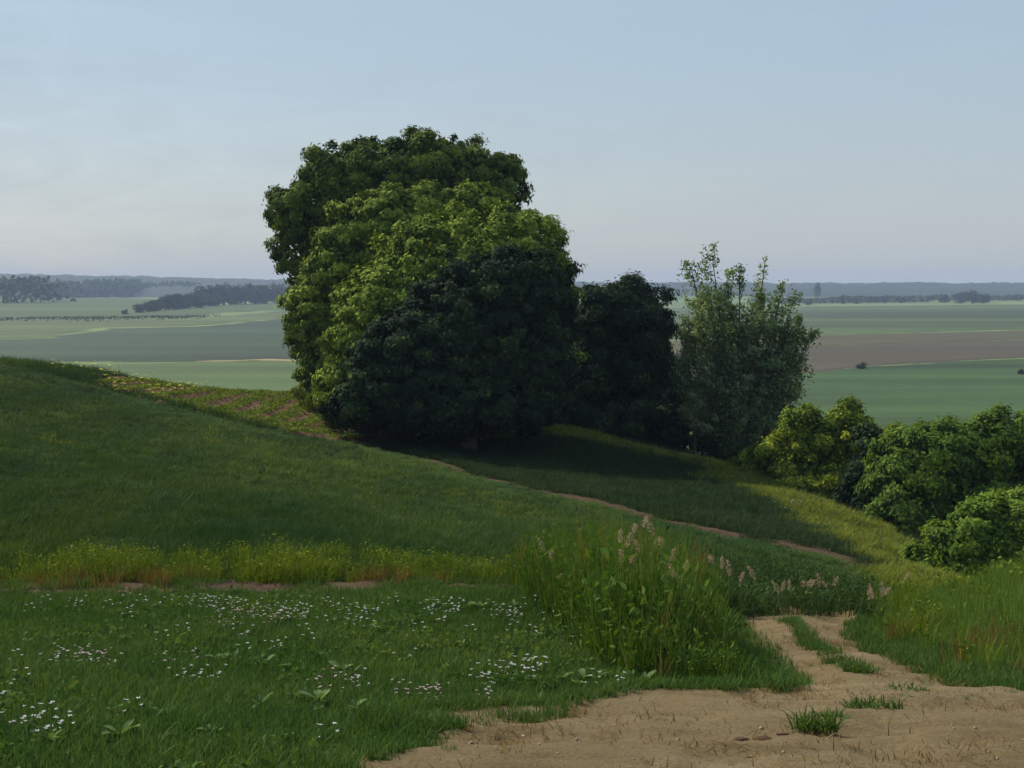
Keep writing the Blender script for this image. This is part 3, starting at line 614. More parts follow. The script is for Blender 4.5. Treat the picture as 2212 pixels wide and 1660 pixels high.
def variants(name, fn, mat, n):
    c = bpy.data.collections.new(name)
    for k in range(n):
        V, F, T = fn(np.random.default_rng(100 + k * 13 + len(name)))
        me = np_mesh('%s_%d' % (name, k), V, F, {'tone': T}); me.materials.append(mat)
        o = bpy.data.objects.new('%s_%d' % (name, k), me); c.objects.link(o)
    return c
def scatter(name, label, cat, x, y, size, coll, nvar, seed, sink=.01, tilt=.12, tall=None, base_z=None):
    r = np.random.default_rng(seed); n = len(x); z = (Z(x, y) if base_z is None else base_z) - sink
    me = bpy.data.meshes.new(name); me.vertices.add(n); me.vertices.foreach_set('co', np.c_[x, y, z].astype(np.float32).ravel())
    rot = np.c_[r.normal(size=n) * tilt, r.normal(size=n) * tilt, r.uniform(0, 6.283, n)].astype(np.float32)
    size = np.broadcast_to(size, n) * r.uniform(.75, 1.25, n); hz = size * (1 if tall is None else tall) * r.uniform(.8, 1.25, n)
    S = np.c_[size, size, hz].astype(np.float32)
    for an, av in (('rot', rot), ('sca', S)):
        a = me.attributes.new(an, 'FLOAT_VECTOR', 'POINT'); a.data.foreach_set('vector', av.ravel())
    a = me.attributes.new('pick', 'INT', 'POINT'); a.data.foreach_set('value', r.integers(0, nvar, n).astype(np.int32))
    o = link(name, me, None)
    g = bpy.data.node_groups.new('scatter_' + name, 'GeometryNodeTree')
    g.interface.new_socket('Geometry', in_out='INPUT', socket_type='NodeSocketGeometry'); g.interface.new_socket('Geometry', in_out='OUTPUT', socket_type='NodeSocketGeometry')
    gi = g.nodes.new('NodeGroupInput'); go = g.nodes.new('NodeGroupOutput'); ip = g.nodes.new('GeometryNodeInstanceOnPoints')
    ci = g.nodes.new('GeometryNodeCollectionInfo'); ci.inputs['Collection'].default_value = coll; ci.inputs['Separate Children'].default_value = True; ci.inputs['Reset Children'].default_value = True
    def na(nm, ty): q = g.nodes.new('GeometryNodeInputNamedAttribute'); q.data_type = ty; q.inputs['Name'].default_value = nm; return q.outputs['Attribute']
    er = g.nodes.new('FunctionNodeEulerToRotation'); L = g.links.new
    L(gi.outputs[0], ip.inputs['Points']); L(ci.outputs[0], ip.inputs['Instance']); ip.inputs['Pick Instance'].default_value = True
    L(na('pick', 'INT'), ip.inputs['Instance Index']); L(na('rot', 'FLOAT_VECTOR'), er.inputs[0]); L(er.outputs[0], ip.inputs['Rotation'])
    L(na('sca', 'FLOAT_VECTOR'), ip.inputs['Scale']); L(ip.outputs[0], go.inputs[0])
    md = o.modifiers.new('scatter', 'NODES'); md.node_group = g
    return tag(o, label, cat, kind='stuff')

def pts(n, x0, x1, y0, y1, seed):
    r = np.random.default_rng(seed); return r.uniform(x0, x1, n), r.uniform(y0, y1, n)
def in_view(x, y, m=3.0, k=.44): return np.abs(x) < k * y + m

PATHA = np.array(PATH)
VERGE = [(1.45, 8.2), (1.0, 8.4), (.75, 9), (.52, 10.8), (.2, 13.2), (0, 14.6), (.4, 16.0), (1.4, 17), (2.4, 16.5), (1.78, 12.4), (1.5, 10.6), (1.45, 8.9)]
def wob(x, y, a=.35, s=1.3): return x + (fbm(x * s, y * s, 3) - .5) * a, y + (fbm(x * s + 31, y * s + 7, 3) - .5) * a
def on_path(x, y): u, v = wob(x, y, .14, 1.6); return in_poly(u, v, PATHA)
def on_strip(x, y): return (x > -6.2) & (x < 7.6) & (y > Bx(x) + .1) & (y < Bx(x) + 1.3)
def on_soil(x, y): d = y - soil_y(x); return (x < .4) & (d > .02) & (d < .6)

short = variants('short_tuft', lambda r: blades(34, .10, .10, .007, .7, r), M['meadow'], 5)
field_t = variants('field_tuft', lambda r: blades(38, .20, .24, .011, .55, r), M['field_grass'], 5)
verge_t = variants('verge_tuft', lambda r: blades(40, .18, .30, .011, .55, r), M['shadow_tone_verge_grass'], 5)
M['sunlit_tone_ridge_grass'] = mat_leaf('sunlit_tone_ridge_grass', [(0, (0.0595, 0.0808, 0.0136)), (0.5, (0.136, 0.1658, 0.0255)), (1, (0.272, 0.289, 0.0595))], .3, .4, (.11, .15, .024), .5)  # sunlight on the ridge put into a pale colour; field patches share it
M['hollow'] = mat_leaf('hollow_grass', [(0, (.014, .034, .012)), (.5, (.032, .066, .022)), (1, (.075, .11, .03))], .2, .5)  # shade of the dip is put into this dark green
ridge_t = variants('ridge_tuft', lambda r: blades(36, .2, .28, .011, .55, r), M['sunlit_tone_ridge_grass'], 5)
hollow_t = variants('hollow_tuft', lambda r: join([blades(34, .16, .5, .011, .4, r, .6, .6), leaves(26, .16, .04, .42, .06, r, .4, .3)]), M['hollow'], 5)
tall_t = variants('tall_tuft', lambda r: join([blades(32, .14, .62, .011, .26, r, .6, .6), blades(5, .10, .82, .005, .14, r, .3, .3), leaves(34, .15, .05, .52, .065, r, .4, .25)]), M['tall_grass'], 5)
bank_t = variants('bank_tuft', lambda r: join([blades(40, .16, .46, .009, .34, r, .6, .6), blades(7, .12, .68, .005, .2, r, .3, .3), leaves(12, .16, .04, .36, .05, r, .35, .3)]), M['bank_grass'], 5)
weed_t = variants('weed_tuft', lambda r: join([blades(30, .13, .38, .010, .5, r), leaves(26, .15, .02, .36, .055, r, .45, .4)]), M['weed'], 5)
red_t = variants('dry_tuft', lambda r: blades(26, .12, .30, .007, .4, r, .3), M['dryred'], 4)
broad_t = variants('clover_tuft', lambda r: leaves(26, .10, .02, .09, .038, r, .7, .8), M['meadow'], 4)

# the flowery meadow in front
x, y = pts(60000, -9, 3.4, 2.5, 14.4, 1)
k = in_view(x, y, 2.2) & ~on_path(x, y) & ~on_soil(x, y) & (y < soil_y(x) + .15) & ~((x > .5 + (10.8 - y) * .1) & (y > 9.2))
k &= np.random.default_rng(2).random(len(x)) < .62 + .5 * (fbm(x * .8, y * .8) - .5)
scatter('meadow_grass', 'short green turf of the flowery meadow in front', 'grass', x[k], y[k], .95 + .5 * (fbm(x[k] * .5, y[k] * .5) - .4), short, 5, 3)
x, y = pts(5000, -9, 2.2, 2.5, 14, 4); k = in_view(x, y, 2.2) & ~on_path(x, y) & ~on_soil(x, y) & (y < soil_y(x)) & (fbm(x * .9 + 9, y * .9) > .5)
scatter('meadow_clover', 'low leafy ground cover among the meadow turf', 'ground cover', x[k], y[k], 1.0, broad_t, 4, 5)

# the big sloping field
x, y = pts(150000, -32, 11, 14.4, 58, 6)
k = in_view(x, y, 3) & (y > soil_y(np.minimum(x, .4)) + .8) & (y < Bx(x) + .15) & ~on_path(x, y)
k &= np.random.default_rng(7).random(len(x)) < np.clip(24 / y, .42, 1.0)
scatter('field_grass', 'dense dark green grass of the big sloping field', 'grass', x[k], y[k], np.interp(y[k], [14, 30, 55], [.8, 1.05, 1.5]), field_t, 5, 8, tall=np.interp(y[k], [14, 22, 30, 55], [.85, .55, .42, .32]) * (.35 + 1.3 * fbm(x[k] * 1.6, y[k] * 1.1, 3)) * np.where(Bx(x[k]) - y[k] < 4, .5, 1))

# the verge slope under the trees and on over the ridge
x, y = pts(90000, -16, 20, 20, 76, 9)
k = in_view(x, y, 3) & (y > Bx(x) + .3) & (~on_strip(x, y) | (fbm(x * 1.1, y * 1.1 + 8, 2) > .58)) & ~in_poly(x, y, FUR)
rid = lambda x, y: x - np.interp(y, [24, 27, 31, 38, 46, 56, 62], [7.2, 7.9, 8.3, 8.0, 6.8, 1.5, -1])
k &= ~((rid(x, y) > -1.0) & (np.random.default_rng(77).random(len(x)) < .6))
scatter('shadow_tone_verge_grass', 'rough slope grass right of the big trees, coloured dark for tree shadow', 'grass', x[k], y[k], np.interp(y[k], [20, 60], [.9, 1.6]), verge_t, 5, 10, tall=.55)
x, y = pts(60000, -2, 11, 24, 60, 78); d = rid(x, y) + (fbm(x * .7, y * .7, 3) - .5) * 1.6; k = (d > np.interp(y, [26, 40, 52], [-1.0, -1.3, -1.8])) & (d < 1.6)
scatter('sunlit_tone_ridge_grass', 'yellow-green grass along the ridge above the bushes, paled to look sunlit', 'grass', x[k], y[k], np.interp(y[k], [20, 60], [.8, 1.4]), ridge_t, 5, 79, tall=.6)
x, y = pts(9000, -30, -6, 44, 70, 44); k = in_view(x, y, 3) & (y > Bx(x)) & ~in_poly(x, y, FUR)
scatter('crest_grass', 'ragged grass along the crest of the left hill', 'grass', x[k], y[k], 1.6, field_t, 5, 45, tall=.8)

# tall grass by the path and on the right bank
x, y = pts(9000, -.6, 3.4, 7.8, 18.2, 11); u, v = wob(x, y, .3, 2); k = in_poly(u, v, VERGE)
hh = np.interp(y, [8, 8.8, 9.6, 11, 13, 15, 18], [.36, .5, .85, .98, .78, .7, .6]) * (.35 + 1.25 * fbm(x * 2.2, y * 2.2, 3)) * np.interp(x - np.interp(y, [8, 9, 10.6, 12.4, 16.5], [1.45, 1.45, 1.5, 1.78, 2.4]), [-1.2, -.75, -.35, 0], [1.0, 1.15, .9, .55])
k &= np.random.default_rng(1).random(len(x)) < .5; hh = np.minimum(hh * 1.2, 1.05)
scatter('tall_grass', 'tall seeding grass clump between meadow and path', 'grass', x[k], y[k], hh[k], tall_t, 5, 12, tall=1.05)
k2 = k & (np.random.default_rng(61).random(len(x)) < .35)
scatter('verge_weeds', 'leafy green weeds among the tall grass', 'weeds', x[k2], y[k2], np.minimum(hh[k2] * 1.1, .8), weed_t, 5, 62, tall=1.1)
kd = k & (np.random.default_rng(63).random(len(x)) < .07)
scatter('verge_dry_stems', 'dry brown stems among the tall grass clump', 'grass', x[kd], y[kd], hh[kd] * 1.1, red_t, 4, 64, tall=2.6)
BANK = [(3.4, 8.3), (2.95, 9.0), (2.9, 9.8), (2.98, 11.0), (3.15, 12.2), (3.8, 15), (4.6, 20), (7, 24), (14, 22), (13, 8.0)]
x, y = pts(26000, 2.6, 13, 8, 24, 13); u, v = wob(x, y, .25, 2); k = in_poly(u, v, BANK) & in_view(x, y, 2)
hb = (.5 + .8 * fbm(x * 1.3, y * 1.3, 3)) * np.interp(x - np.interp(y, [8, 9, 12, 15, 20], [3.3, 2.85, 3.05, 3.6, 4.2]), [0, .6, 1.6, 3], [.3, .55, .85, 1.0])
k &= np.random.default_rng(3).random(len(x)) < .8
hb = hb * np.interp(y, [8, 11, 14, 18, 23], [1.05, 1.0, .75, .5, .4])
scatter('bank_grass', 'thick green grass bank right of the path', 'grass', x[k], y[k], hb[k], bank_t, 5, 14)
x, y = pts(170, 2.8, 5.2, 8.3, 11.6, 15); k = in_poly(x, y, BANK) & (fbm(x * 1.2, y * 1.2 + 4) > .46) & (x - np.interp(y, [8, 9, 12], [3.3, 2.85, 3.05]) < 1.3)
scatter('dry_grass', 'rusty dry grass at the foot of the right bank', 'grass', x[k], y[k], .9, red_t, 4, 16)
# behind the crest of the path
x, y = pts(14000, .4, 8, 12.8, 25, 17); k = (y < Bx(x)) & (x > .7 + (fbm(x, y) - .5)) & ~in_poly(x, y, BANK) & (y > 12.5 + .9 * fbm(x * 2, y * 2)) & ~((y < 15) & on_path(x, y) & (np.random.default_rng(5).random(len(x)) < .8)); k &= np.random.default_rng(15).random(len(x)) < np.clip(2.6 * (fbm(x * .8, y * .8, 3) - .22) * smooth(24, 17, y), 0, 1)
scatter('hollow_grass', 'grass in the hollow beyond the path, coloured dark for shade', 'grass', x[k], y[k], .8, hollow_t, 5, 18, tall=.8)

# the yellow-green weed belt and rusty stems at its foot
x, y = pts(7000, -10, .9, 14.4, 17.2, 19); d = y - soil_y(x)
k = in_view(x, y, 2.2) & (d > .45) & (np.random.default_rng(6).random(len(x)) < np.interp(d, [.45, .7, 1.3, 2.8], [.35, .6, .35, .04]) * np.clip(3.2 * (fbm(x * 1.3, y * 1.3, 3) - .3), .1, 1.3))
scatter('weed_belt', 'belt of yellow-green weeds along the foot of the sloping field', 'weeds', x[k], y[k], (.34 + .6 * fbm(x[k] * 1.7, y[k] * 1.7, 3)) * np.interp(y[k] - soil_y(x[k]), [.4, 1.2, 2.8], [.85, 1, .75]), weed_t, 5, 20)
x, y = pts(330, -10, .6, 13.9, 15, 21); d = y - soil_y(x); k = in_view(x, y, 2.2) & (d > .2) & (d < .8) & (fbm(x * .9, y * 0) > .45)
scatter('dry_stems', 'rusty dry stems along the bare soil strip', 'grass', x[k], y[k], .8, red_t, 4, 22)

# grass on the crown of the path and stray tufts on the dirt
x, y = pts(2600, 1.6, 3.4, 8.6, 12.6, 23); c = np.interp(y, [6, 8, 9.2, 11.7, 17], [2.1, 2.12, 2.2, 2.36, 3.2]); w = np.interp(y, [8.6, 9.2, 10.5, 12], [.03, .06, .055, .04])
k = (np.abs(x - c + (fbm(x * 2, y * 2) - .5) * .16) < w) & (np.random.default_rng(8).random(len(x)) < .8)
scatter('track_grass', 'strip of grass between the two wheel tracks', 'grass', x[k], y[k], .7, short, 5, 24, base_z=Z(x[k], y[k]) + .10 + rut(x[k], y[k]))
x, y = pts(9000, 2.4, 6.5, 7.6, 13, 91); k = ~on_path(x, y) & ~on_path(x - .08, y) & (x < 2.4 + .9 * (y < 20) + 3.2 * (y < 9.2))
scatter('bank_foot_grass', 'short grass at the foot of the right bank', 'grass', x[k], y[k], 1.0, short, 5, 92)
x, y = pts(9000, -26, 8, 16.5, 50, 93); k = in_view(x, y, 2) & (y < Bx(x) - 2) & (fbm(x * .5 + y * .22, y * .16 - x * .1, 3) > .52)
scatter('field_weeds', 'scattered coarse tufts standing in the sloping field', 'grass', x[k], y[k], np.interp(y[k], [16, 50], [.6, 1.3]), verge_t, 5, 94, tall=.5)
x, y = pts(6000, -24, 6, 17, 48, 95); k = in_view(x, y, 2) & (y < Bx(x) - 3) & (fbm(x * .45 + y * .25 + 50, y * .14 - x * .1, 3) > .57)
scatter('field_seed_grass', 'seeding patches in the pale sunlit tone, streaked across the sloping field', 'grass', x[k], y[k], np.interp(y[k], [16, 50], [.5, 1.1]), ridge_t, 5, 96, tall=.55)
x, y = pts(900, -9, .5, 13.8, 14.9, 97); k = on_soil(x, y) & (fbm(x * 2, y * 3) > .45)
scatter('soil_edge_grass', 'stray grass tufts on the bare reddish soil strip', 'grass', x[k], y[k], .9, short, 5, 98, sink=-.04)
x, y = pts(330, 3, 9, 9, 16, 99); k = in_poly(x, y, BANK)
scatter('bank_weeds', 'yellow-green leafy weeds among the grass of the right bank', 'weeds', x[k], y[k], .8, weed_t, 5, 100, tall=1.1)
lit_t = variants('litter', lambda r: blades(9, .16, .05, .006, 2.2, r, .12), M['dryred'], 4)
x, y = pts(2600, -2.5, 6, 4.5, 12.4, 101); k = on_path(x, y) & (fbm(x * 1.3, y * 1.3 + 3, 3) > .47)
scatter('path_litter', 'dry straw and stem litter lying on the dirt path', 'litter', x[k], y[k], .8, lit_t, 4, 102, base_z=Z(x[k], y[k]) + .10 + rut(x[k], y[k]), sink=0)
x, y = pts(500, -1.5, 6, 4.5, 12.4, 103); k = on_path(x, y) & (fbm(x * 1.1 + 7, y * 1.1, 3) > .54)
scatter('path_sprigs', 'tiny green sprigs dotted over the dirt path', 'grass', x[k], y[k], .32, short, 5, 104, base_z=Z(x[k], y[k]) + .10 + rut(x[k], y[k]))
# ragged path margins
x, y = pts(30000, -2, 5, 5, 13, 25); u, v = wob(x, y, .55, 2.5); k = on_path(x, y) & ~in_poly(u, v, PATHA) & (np.random.default_rng(9).random(len(x)) < .6)
patch = in_poly(x, y, [hit(900, 1590), hit(1230, 1575), hit(1200, 1600), hit(1000, 1625), hit(930, 1610)]) & (fbm(x * 5, y * 5) > .42) & (np.random.default_rng(10).random(len(x)) < .45)
e0 = in_poly(x, y, PATHA); ed = np.zeros(len(x), bool)
for ox, oy in ((.1, 0), (-.1, 0), (0, .12), (0, -.12), (.07, .08), (-.07, -.08)): ed |= in_poly(x + ox, y + oy, PATHA) != e0
k &= (y < 9) & (x < 1.5); k |= ed & (np.random.default_rng(19).random(len(x)) < np.where(y < 9, .75, .45)) & ((y < 9) | (x > 2.5) | (np.random.default_rng(20).random(len(x)) < .5))
k |= patch
scatter('path_edge_grass', 'ragged short grass along the edges of the dirt path', 'grass', x[k], y[k], .75, short, 5, 26, base_z=Z(x[k], y[k]) + .095 + rut(x[k], y[k]))

def grass_tuft(X, Y, w, label, h=.5, n=150):
    x, y = hit(X, Y); r = np.random.default_rng(int(X)); V, F, T = blades(n, w, h * .16, .006, .8, r); V[:, 0] *= 1.6
    o = link('grass_tuft', np_mesh('grass_tuft', V, F, {'tone': T}), M['meadow']); o.location = (x, y, float(Z(np.array([x]), np.array([y]))[0]) + .08)
    tag(o, label, 'grass', 'grass tufts on the bare dirt')
grass_tuft(1762, 1625, .07, 'upright grass tuft on the bare dirt, nearest the bottom edge', .75)
grass_tuft(1885, 1567, .10, 'flat dark grass tuft on the dirt, right of the middle', .45)
grass_tuft(1950, 1532, .09, 'sparse grass tuft on the dirt below the right bank', .4, 90)
grass_tuft(1850, 1488, .05, 'grass tuft where the strip between the wheel tracks ends', .6)
grass_tuft(1800, 1600, .05, 'small thin grass tuft on the dirt above the upright one', .4, 60)

# pebbles and clods
def pebble_v(r):
    import itertools
    V = np.array([(0, 0, 1), (1, 0, .2), (.3, .95, .15), (-.8, .6, .2), (-.8, -.6, .15), (.3, -.95, .2), (.1, .1, -.5)], float) * r.uniform(.7, 1.2, (7, 1)) * .016
    F = [(0, 1, 2, 2), (0, 2, 3, 3), (0, 3, 4, 4), (0, 4, 5, 5), (0, 5, 1, 1)]
    F = np.array([(0, 1, 2), (0, 2, 3), (0, 3, 4), (0, 4, 5), (0, 5, 1), (6, 2, 1), (6, 3, 2), (6, 4, 3), (6, 5, 4), (6, 1, 5)]); return V, F, np.full(7, .5)
peb = variants('pebble', pebble_v, M['stone'], 4)
x, y = pts(3600, -3, 6, 4, 12.5, 27); k = on_path(x, y); x = x[k]; y = y[k]
scatter('pebbles', 'small scattered stones on the dirt path', 'pebbles', x, y, np.random.default_rng(4).gamma(1.1, .17, len(x)), peb, 4, 28, base_z=Z(x, y) + .10 + rut(x, y), sink=0)
def clod(X, Y, s, label):
    x, y = hit(X, Y); r = np.random.default_rng(int(X)); n, m_ = 14, 8; V = []; 
    for j in range(m_ + 1):
        for i in range(n):
            a = 2 * math.pi * i / n; b_ = math.pi * j / m_ - math.pi / 2; V.append((math.cos(a) * math.cos(b_) * 1.7, math.sin(a) * math.cos(b_), math.sin(b_) * .6))
    V = np.array(V); V *= (.7 + .6 * fbm(V[:, 0] * 2 + X, V[:, 1] * 2 + V[:, 2] * 3, 3))[:, None] * s
    F = [(j * n + i, j * n + (i + 1) % n, (j + 1) * n + (i + 1) % n, (j + 1) * n + i) for j in range(m_) for i in range(n)]
    o = link('earth_clod', np_mesh('earth_clod', V, np.array(F)), M['clod']); o.location = (x, y, float(Z(np.array([x]), np.array([y]))[0]) + .085 + s * .25); tag(o, label, 'clod', 'dark clods of earth on the path')
clod(1645, 1648, .028, 'largest dark clod of earth at the bottom edge of the path'); clod(1600, 1653, .024, 'leftmost dark clod of earth at the bottom edge')
clod(1690, 1640, .018, 'smallest dark clod of earth, right of the others')

# ------------------------------------------------------------------ crop rows, each row one thing
r = np.random.default_rng(31)
rowno = 0
for i in range(-15, -3):
    x0 = i * 1.05
    yy = np.arange(43, 68, .16); xx = row_x(x0, yy) + r.normal(size=len(yy)) * .05
    k = in_poly(xx, yy, FUR); xx = xx[k]; yy = yy[k]
    if len(xx) < 60: continue
    zz = Z(xx, yy) + .13; C = []; n = 20
    cx = np.repeat(xx, n) + r.normal(size=n * len(xx)) * .2; cy = np.repeat(yy, n) + r.normal(size=n * len(xx)) * .10; cz = np.repeat(zz, n) + r.random(n * len(xx)) * .12
    V, F = leaf_quads(np.c_[cx, cy, cz], r.normal(size=(len(cx), 3)) * .6 + [0, -.2, .7], r.uniform(.10, .18, len(cx)), .07, r=r)
    o = link('crop_row', np_mesh('crop_row', V, F, {'tone': np.repeat(np.clip(r.normal(.5, .22, len(cx)), 0, 1), 4)}), M['crop'])
    rowno += 1; tag(o, ORD[rowno - 1] + ' leafy crop row from the left in the furrowed field', 'crop row', 'crop rows in the furrowed field')

# ------------------------------------------------------------------ flowers
def flower_kind(seed, n, rad, h, fs, petal_n=6):
    r = np.random.default_rng(seed); st = MB(); pe = MB()
    for i in range(n):
        a = r.uniform(0, 6.283); q = rad * math.sqrt(r.random()); hh = h * r.uniform(.5, 1.35); bx, by = q * math.cos(a) * 1.5, q * math.sin(a); tx, ty = bx + r.normal() * .02, by + r.normal() * .02
        st.tube([(bx, by, 0), (tx, ty, hh)], [.0025, .0018], 4)
        for j in range(petal_n):
            w = 6.283 * j / petal_n + r.uniform(-.2, .2); c, s = math.cos(w), math.sin(w); L = fs * r.uniform(.45, 1.35); e = r.uniform(-.1, .35) * L
            pe.add([(tx, ty, hh), (tx + (c - s * .38) * L * .6, ty + (s + c * .38) * L * .6, hh + e * .7), (tx + c * L, ty + s * L, hh + e), (tx + (c + s * .38) * L * .6, ty + (s - c * .38) * L * .6, hh + e * .7)], [(0, 1, 2, 3)], r.random())
    return pe.mesh('petals', False), st.mesh('stems')
fk = {'white': [flower_kind(s, n, rr,   .12, .013) for s, n, rr in ((1, 13, .10), (2, 19, .13), (3, 7, .06), (4, 4, .04))],
      'pink': [flower_kind(s, n, rr, .11, .012) for s, n, rr in ((11, 18, .11), (12, 9, .07))],
      'yellow': [flower_kind(s, n, rr, .42, .085) for s, n, rr in ((21, 12, .30), (22, 8, .22))]}
M['stem'] = mat_leaf('stem', [(0, (.05, .09, .025)), (1, (.08, .13, .035))], .2)
def flower(X, Y, col, v, label, group, sc=1):
    x, y = hit(X, Y); o = empty('%s_wildflower' % col, (x, y, float(Z(np.array([x]), np.array([y]))[0])), random.uniform(0, .5) - .25, sc)
    pe, st = fk[col][v % len(fk[col])]; link('petals', pe, M[col], o)['kind'] = 'stuff'; link('stems', st, M['stem'], o)['kind'] = 'stuff'; tag(o, label, 'flowers', group)
WH = [(425,1328,1),(450,1332,0),(472,1330,1),(486,1340,2),(520,1335,3),(560,1328,2),(585,1350,1),(605,1352,0),(622,1345,1),(640,1352,0),(668,1350,2),(700,1330,3),(735,1328,2),(765,1357,1),(785,1360,2),(790,1372,0),
      (940,1332,2),(955,1335,1),(970,1338,0),(995,1340,2),(1140,1327,3),(1085,1345,0),(1105,1350,0),(1118,1348,2),(1140,1387,0),(965,1360,2),(900,1390,3),(890,1448,2),(1070,1490,1),(1062,1488,2),(1120,1468,3),(1140,1470,3),(1158,1470,3),(1172,1471,2),
      (1130,1495,0),(1325,1505,0),(1340,1507,2),(780,1500,2),(180,1325,2),(300,1318,0),(290,1332,2),(230,1336,3),(270,1360,3),(350,1330,2),(400,1328,2),(95,1325,3),(60,1345,3),(130,1452,2),(175,1455,0),(30,1455,3),(255,1462,2),(405,1490,2),(440,1488,2),(480,1485,2),
      (590,1430,3),(610,1425,2),(100,1585,2),(140,1600,2),(95,1580,3),(60,1600,2),(130,1620,3),(110,1615,2),(280,1575,3),(700,1640,3),(540,1395,2),(650,1395,3),(345,1410,3),(390,1390,3),(820,1340,2),(690,1372,3),(1010,1395,3),(520,1440,3),(660,1412,3),(40,1500,3),(15,1535,2),
      (760,1342,3),(845,1330,3),(1180,1360,3),(1240,1420,3)]
SZ = lambda q: 'dense' if q[2] < 2 else 'small'
for (X, Y, v), (w, kk, zn) in zip(WH, zoned(WH, SZ)):
    flower(X, Y, 'white', v, '%s %s white wildflower clump from the left %s' % (w, kk, zn), ('dense' if v < 2 else 'small') + ' white wildflower clumps in the meadow')
PK = [(500,1345,0),(525,1350,0),(470,1368,1),(575,1362,0),(600,1360,1),(500,1370,1),(150,1445,0),(185,1440,1),(205,1448,0),(160,1330,1),(715,1490,1),(680,1518,1),(760,1515,1),(900,1530,0),(925,1533,0),(1045,1540,1),(1050,1548,1),(350,1453,1),(415,1450,1)]
for (X, Y, v), (w, kk, zn) in zip(PK, zoned(PK)):
    flower(X, Y, 'pink', v, '%s pale pink wildflower clump from the left %s' % (w, zn), 'pale pink wildflower clumps in the meadow')
YE = [(230, 820), (240, 826), (183, 804), (127, 801), (256, 841), (336, 858), (360, 853), (400, 848), (426, 847), (300, 836), (313, 830), (262, 850), (385, 852), (345, 866)]
for q, ((X, Y), w) in enumerate(zip(YE, rank(YE))):
    flower(X, Y + 6, 'yellow', q, w + ' pale yellow wildflower clump from the left along the hill crest', 'yellow wildflowers on the left crest', 1.0 if q else 1.4)
RI = [(1430, 985), (1500, 1000), (1530, 1040), (1600, 1050), (1700, 1110), (1330, 965), (1375, 972)]
for q, ((X, Y), w) in enumerate(zip(RI, rank(RI))):
    flower(X, Y, 'white', q % 3, w + ' white wildflower clump from the left on the lit ridge', 'white wildflowers on the lit ridge', 2.2)

# broad-leaved plants in the meadow
def rosette(seed):
    r = np.random.default_rng(seed); b = MB()
    for i in range(8):
        a = 6.283 * i / 8 + r.uniform(-.5, .5); L = r.uniform(.05, .17); w = L * r.uniform(.32, .6); e = r.uniform(.4, 1.5); c, s = math.cos(a), math.sin(a); V = []
        for u, ww in ((0, .15), (.3, .75), (.6, 1), (.85, .65), (1, .05)):
            rr = L * u; zz = L * (e * u - .55 * u * u)
            V += [(c * rr - s * w * ww * .5, s * rr + c * w * ww * .5, zz + .012), (c * rr, s * rr, zz), (c * rr + s * w * ww * .5, s * rr - c * w * ww * .5, zz + .012)]
        F = []
        for k in range(4):
            F += [(k * 3, k * 3 + 1, k * 3 + 4, k * 3 + 3), (k * 3 + 1, k * 3 + 2, k * 3 + 5, k * 3 + 4)]
        b.add(V, F, r.random())
    return b.mesh('leaf_rosette')
ros = [rosette(s) for s in range(4)]
BL = [(480,1447),(500,1452),(570,1460),(600,1465),(740,1470),(760,1478),(1215,1490),(1240,1500),(1260,1490),(1290,1492),(640,1535),(690,1560),(765,1560),(960,1562),(985,1566),(455,1610),(260,1625),(110,1635),(255,1385),(60,1410),(1040,1325),(1080,1330),(1110,1328),(1010,1330),(690,1545),(1150,1565),(1390,1500),(1430,1498),(380,1310),(560,1545)]
for q, ((X, Y), (w, kk, zn)) in enumerate(zip(BL, zoned(BL))):
    x, y = hit(X, Y); o = link('broad_leaved_plant', ros[q % 4], M['broad']); o.location = (x, y, float(Z(np.array([x]), np.array([y]))[0]) + .05); o.rotation_euler = (.1, 0, q * 1.3); s = random.uniform(.4, .75); o.scale = (s, s, s)
    tag(o, '%s broad-leaved plant from the left %s' % (w, zn), 'plant', 'broad-leaved plants in the meadow')

# seed plumes standing in the tall grass
def plume_mesh(seed, L=.17):
    r = np.random.default_rng(seed); n = 130; u = r.random(n); w = .022 * np.sin(np.clip(u * 2.8 + .25, 0, 3.14)); C = np.c_[r.normal(size=n) * w + .05 * u * u, r.normal(size=n) * w, u * L]
    V, F = leaf_quads(C, r.normal(size=(n, 3)), .024, .009, r=r); return np_mesh('plume', V, F, {'tone': np.repeat(r.random(n), 4)})
plm = [plume_mesh(s, l) for s, l in ((1, .17), (2, .22), (3, .13))]
def seed_grass(X, Ytop, D, label, group, s=1.0, q=0):
    p = at(X, Ytop, D); z = float(Z(np.array([p[0]]), np.array([D]))[0]); H = max(.3, p[2] - z - .17 * s)
    o = empty('plume_grass', (p[0], D, z)); b = MB(); b.tube([(random.uniform(-.05, .05), 0, 0), (0, 0, H * .6), (.0, 0, H)], [.004, .003, .002], 5)
    link('stem', b.mesh('stem'), M['stem'], o); c = link('plume', plm[q % 3], M['plume'], o); c.location = (0, 0, H - .01); c.scale = (s, s, s); c.rotation_euler = (0, random.uniform(-.2, .3), random.uniform(0, 6))
    tag(o, label, 'grass', group)
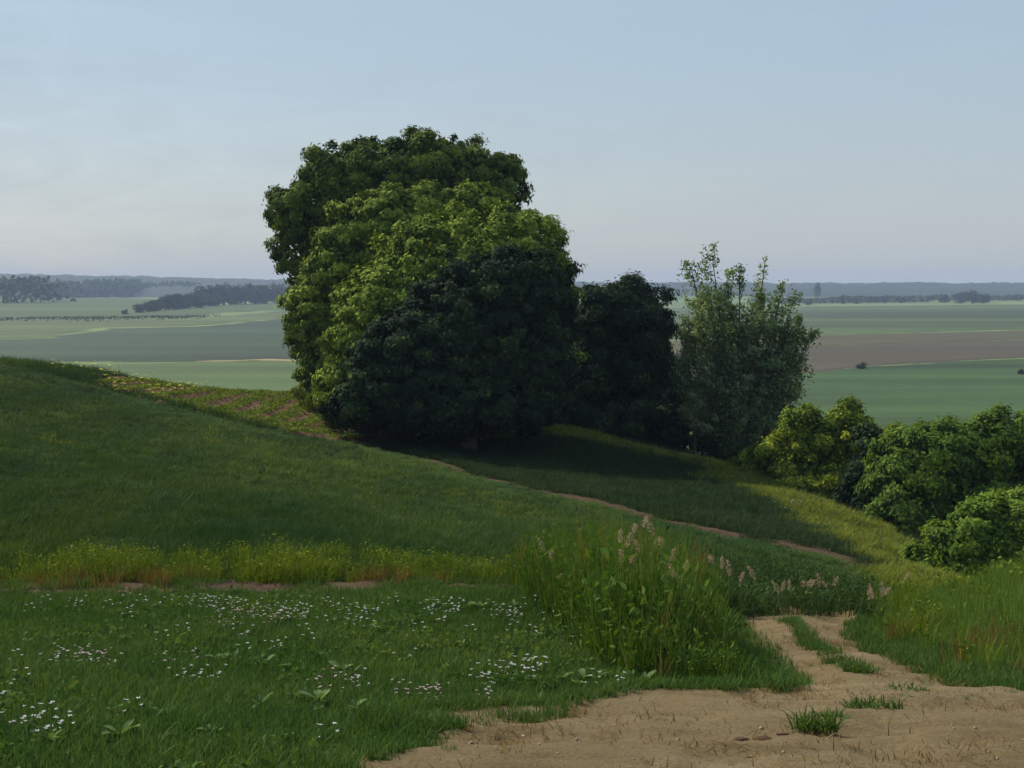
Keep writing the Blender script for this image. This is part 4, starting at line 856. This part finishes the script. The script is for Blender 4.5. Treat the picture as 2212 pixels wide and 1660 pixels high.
SP = [(1690,1262,13.5),(1682,1270,13.2),(1745,1268,14),(1752,1285,13.8),(1768,1292,14),(1785,1300,14.4),(1705,1258,13.6),(1800,1312,14.2),(1735,1280,14.0)]
for q, ((X, Y, D), w) in enumerate(zip(SP, rank(SP))):
    seed_grass(X, Y, D, w + ' pinkish seed plume from the left beyond the path crest', 'seed plumes beyond the crest of the path', .62, q)
SP = [(1885,1300,12.6),(1905,1296,12.8),(1912,1302,12.9),(1955,1268,14),(1878,1312,12.5)]
for q, ((X, Y, D), w) in enumerate(zip(SP, rank(SP))):
    seed_grass(X, Y, D, w + ' pinkish seed plume from the left on the right bank', 'seed plumes on the right bank', .62, q)
SP = [(1340,1140,10.2),(1355,1150,10),(1370,1118,10.1),(1390,1108,10.3),(1410,1125,10.2),(1430,1150,10.4),(1382,1160,9.9),(1345,1185,9.8),(1365,1190,9.7),(1450,1180,10.3),(1455,1215,10),(1480,1200,10.6),(1470,1230,10),(1175,1165,12.4),(1190,1180,12),(1560,1200,11.6),(1575,1215,11.4),(1540,1190,12),(1600,1230,11.8),(1630,1225,12.4)]
for q, ((X, Y, D), w) in enumerate(zip(SP, rank(SP))):
    seed_grass(X, Y, D, w + ' seed plume from the left in the tall grass', 'seed plumes in the tall grass', .6, q)

# ------------------------------------------------------------------ the hazy air
zmin = float(GZ.min()) - 14; ztop = EYE + 46
hx, hy0, hy1 = 4000, -60, 4300
V = [(sx_ * hx, y_, z_) for z_ in (zmin, ztop) for y_ in (hy0, hy1) for sx_ in (-1, 1)]
b = MB(); b.add(V, [(0, 2, 3, 1), (4, 5, 7, 6), (0, 1, 5, 4), (2, 6, 7, 3), (0, 4, 6, 2), (1, 3, 7, 5)])
m, t, o_ = nodes_of('haze_air'); pv = t.nodes.new('ShaderNodeVolumePrincipled'); pv.inputs['Color'].default_value = (.46, .6, .88, 1); pv.inputs['Density'].default_value = .00022; pv.inputs['Anisotropy'].default_value = 0
t.links.new(pv.outputs[0], o_.inputs['Volume'])
hz = link('haze', b.mesh('haze', False), m); tag(hz, 'thin blue haze of summer air over the whole plain', 'haze', kind='stuff')
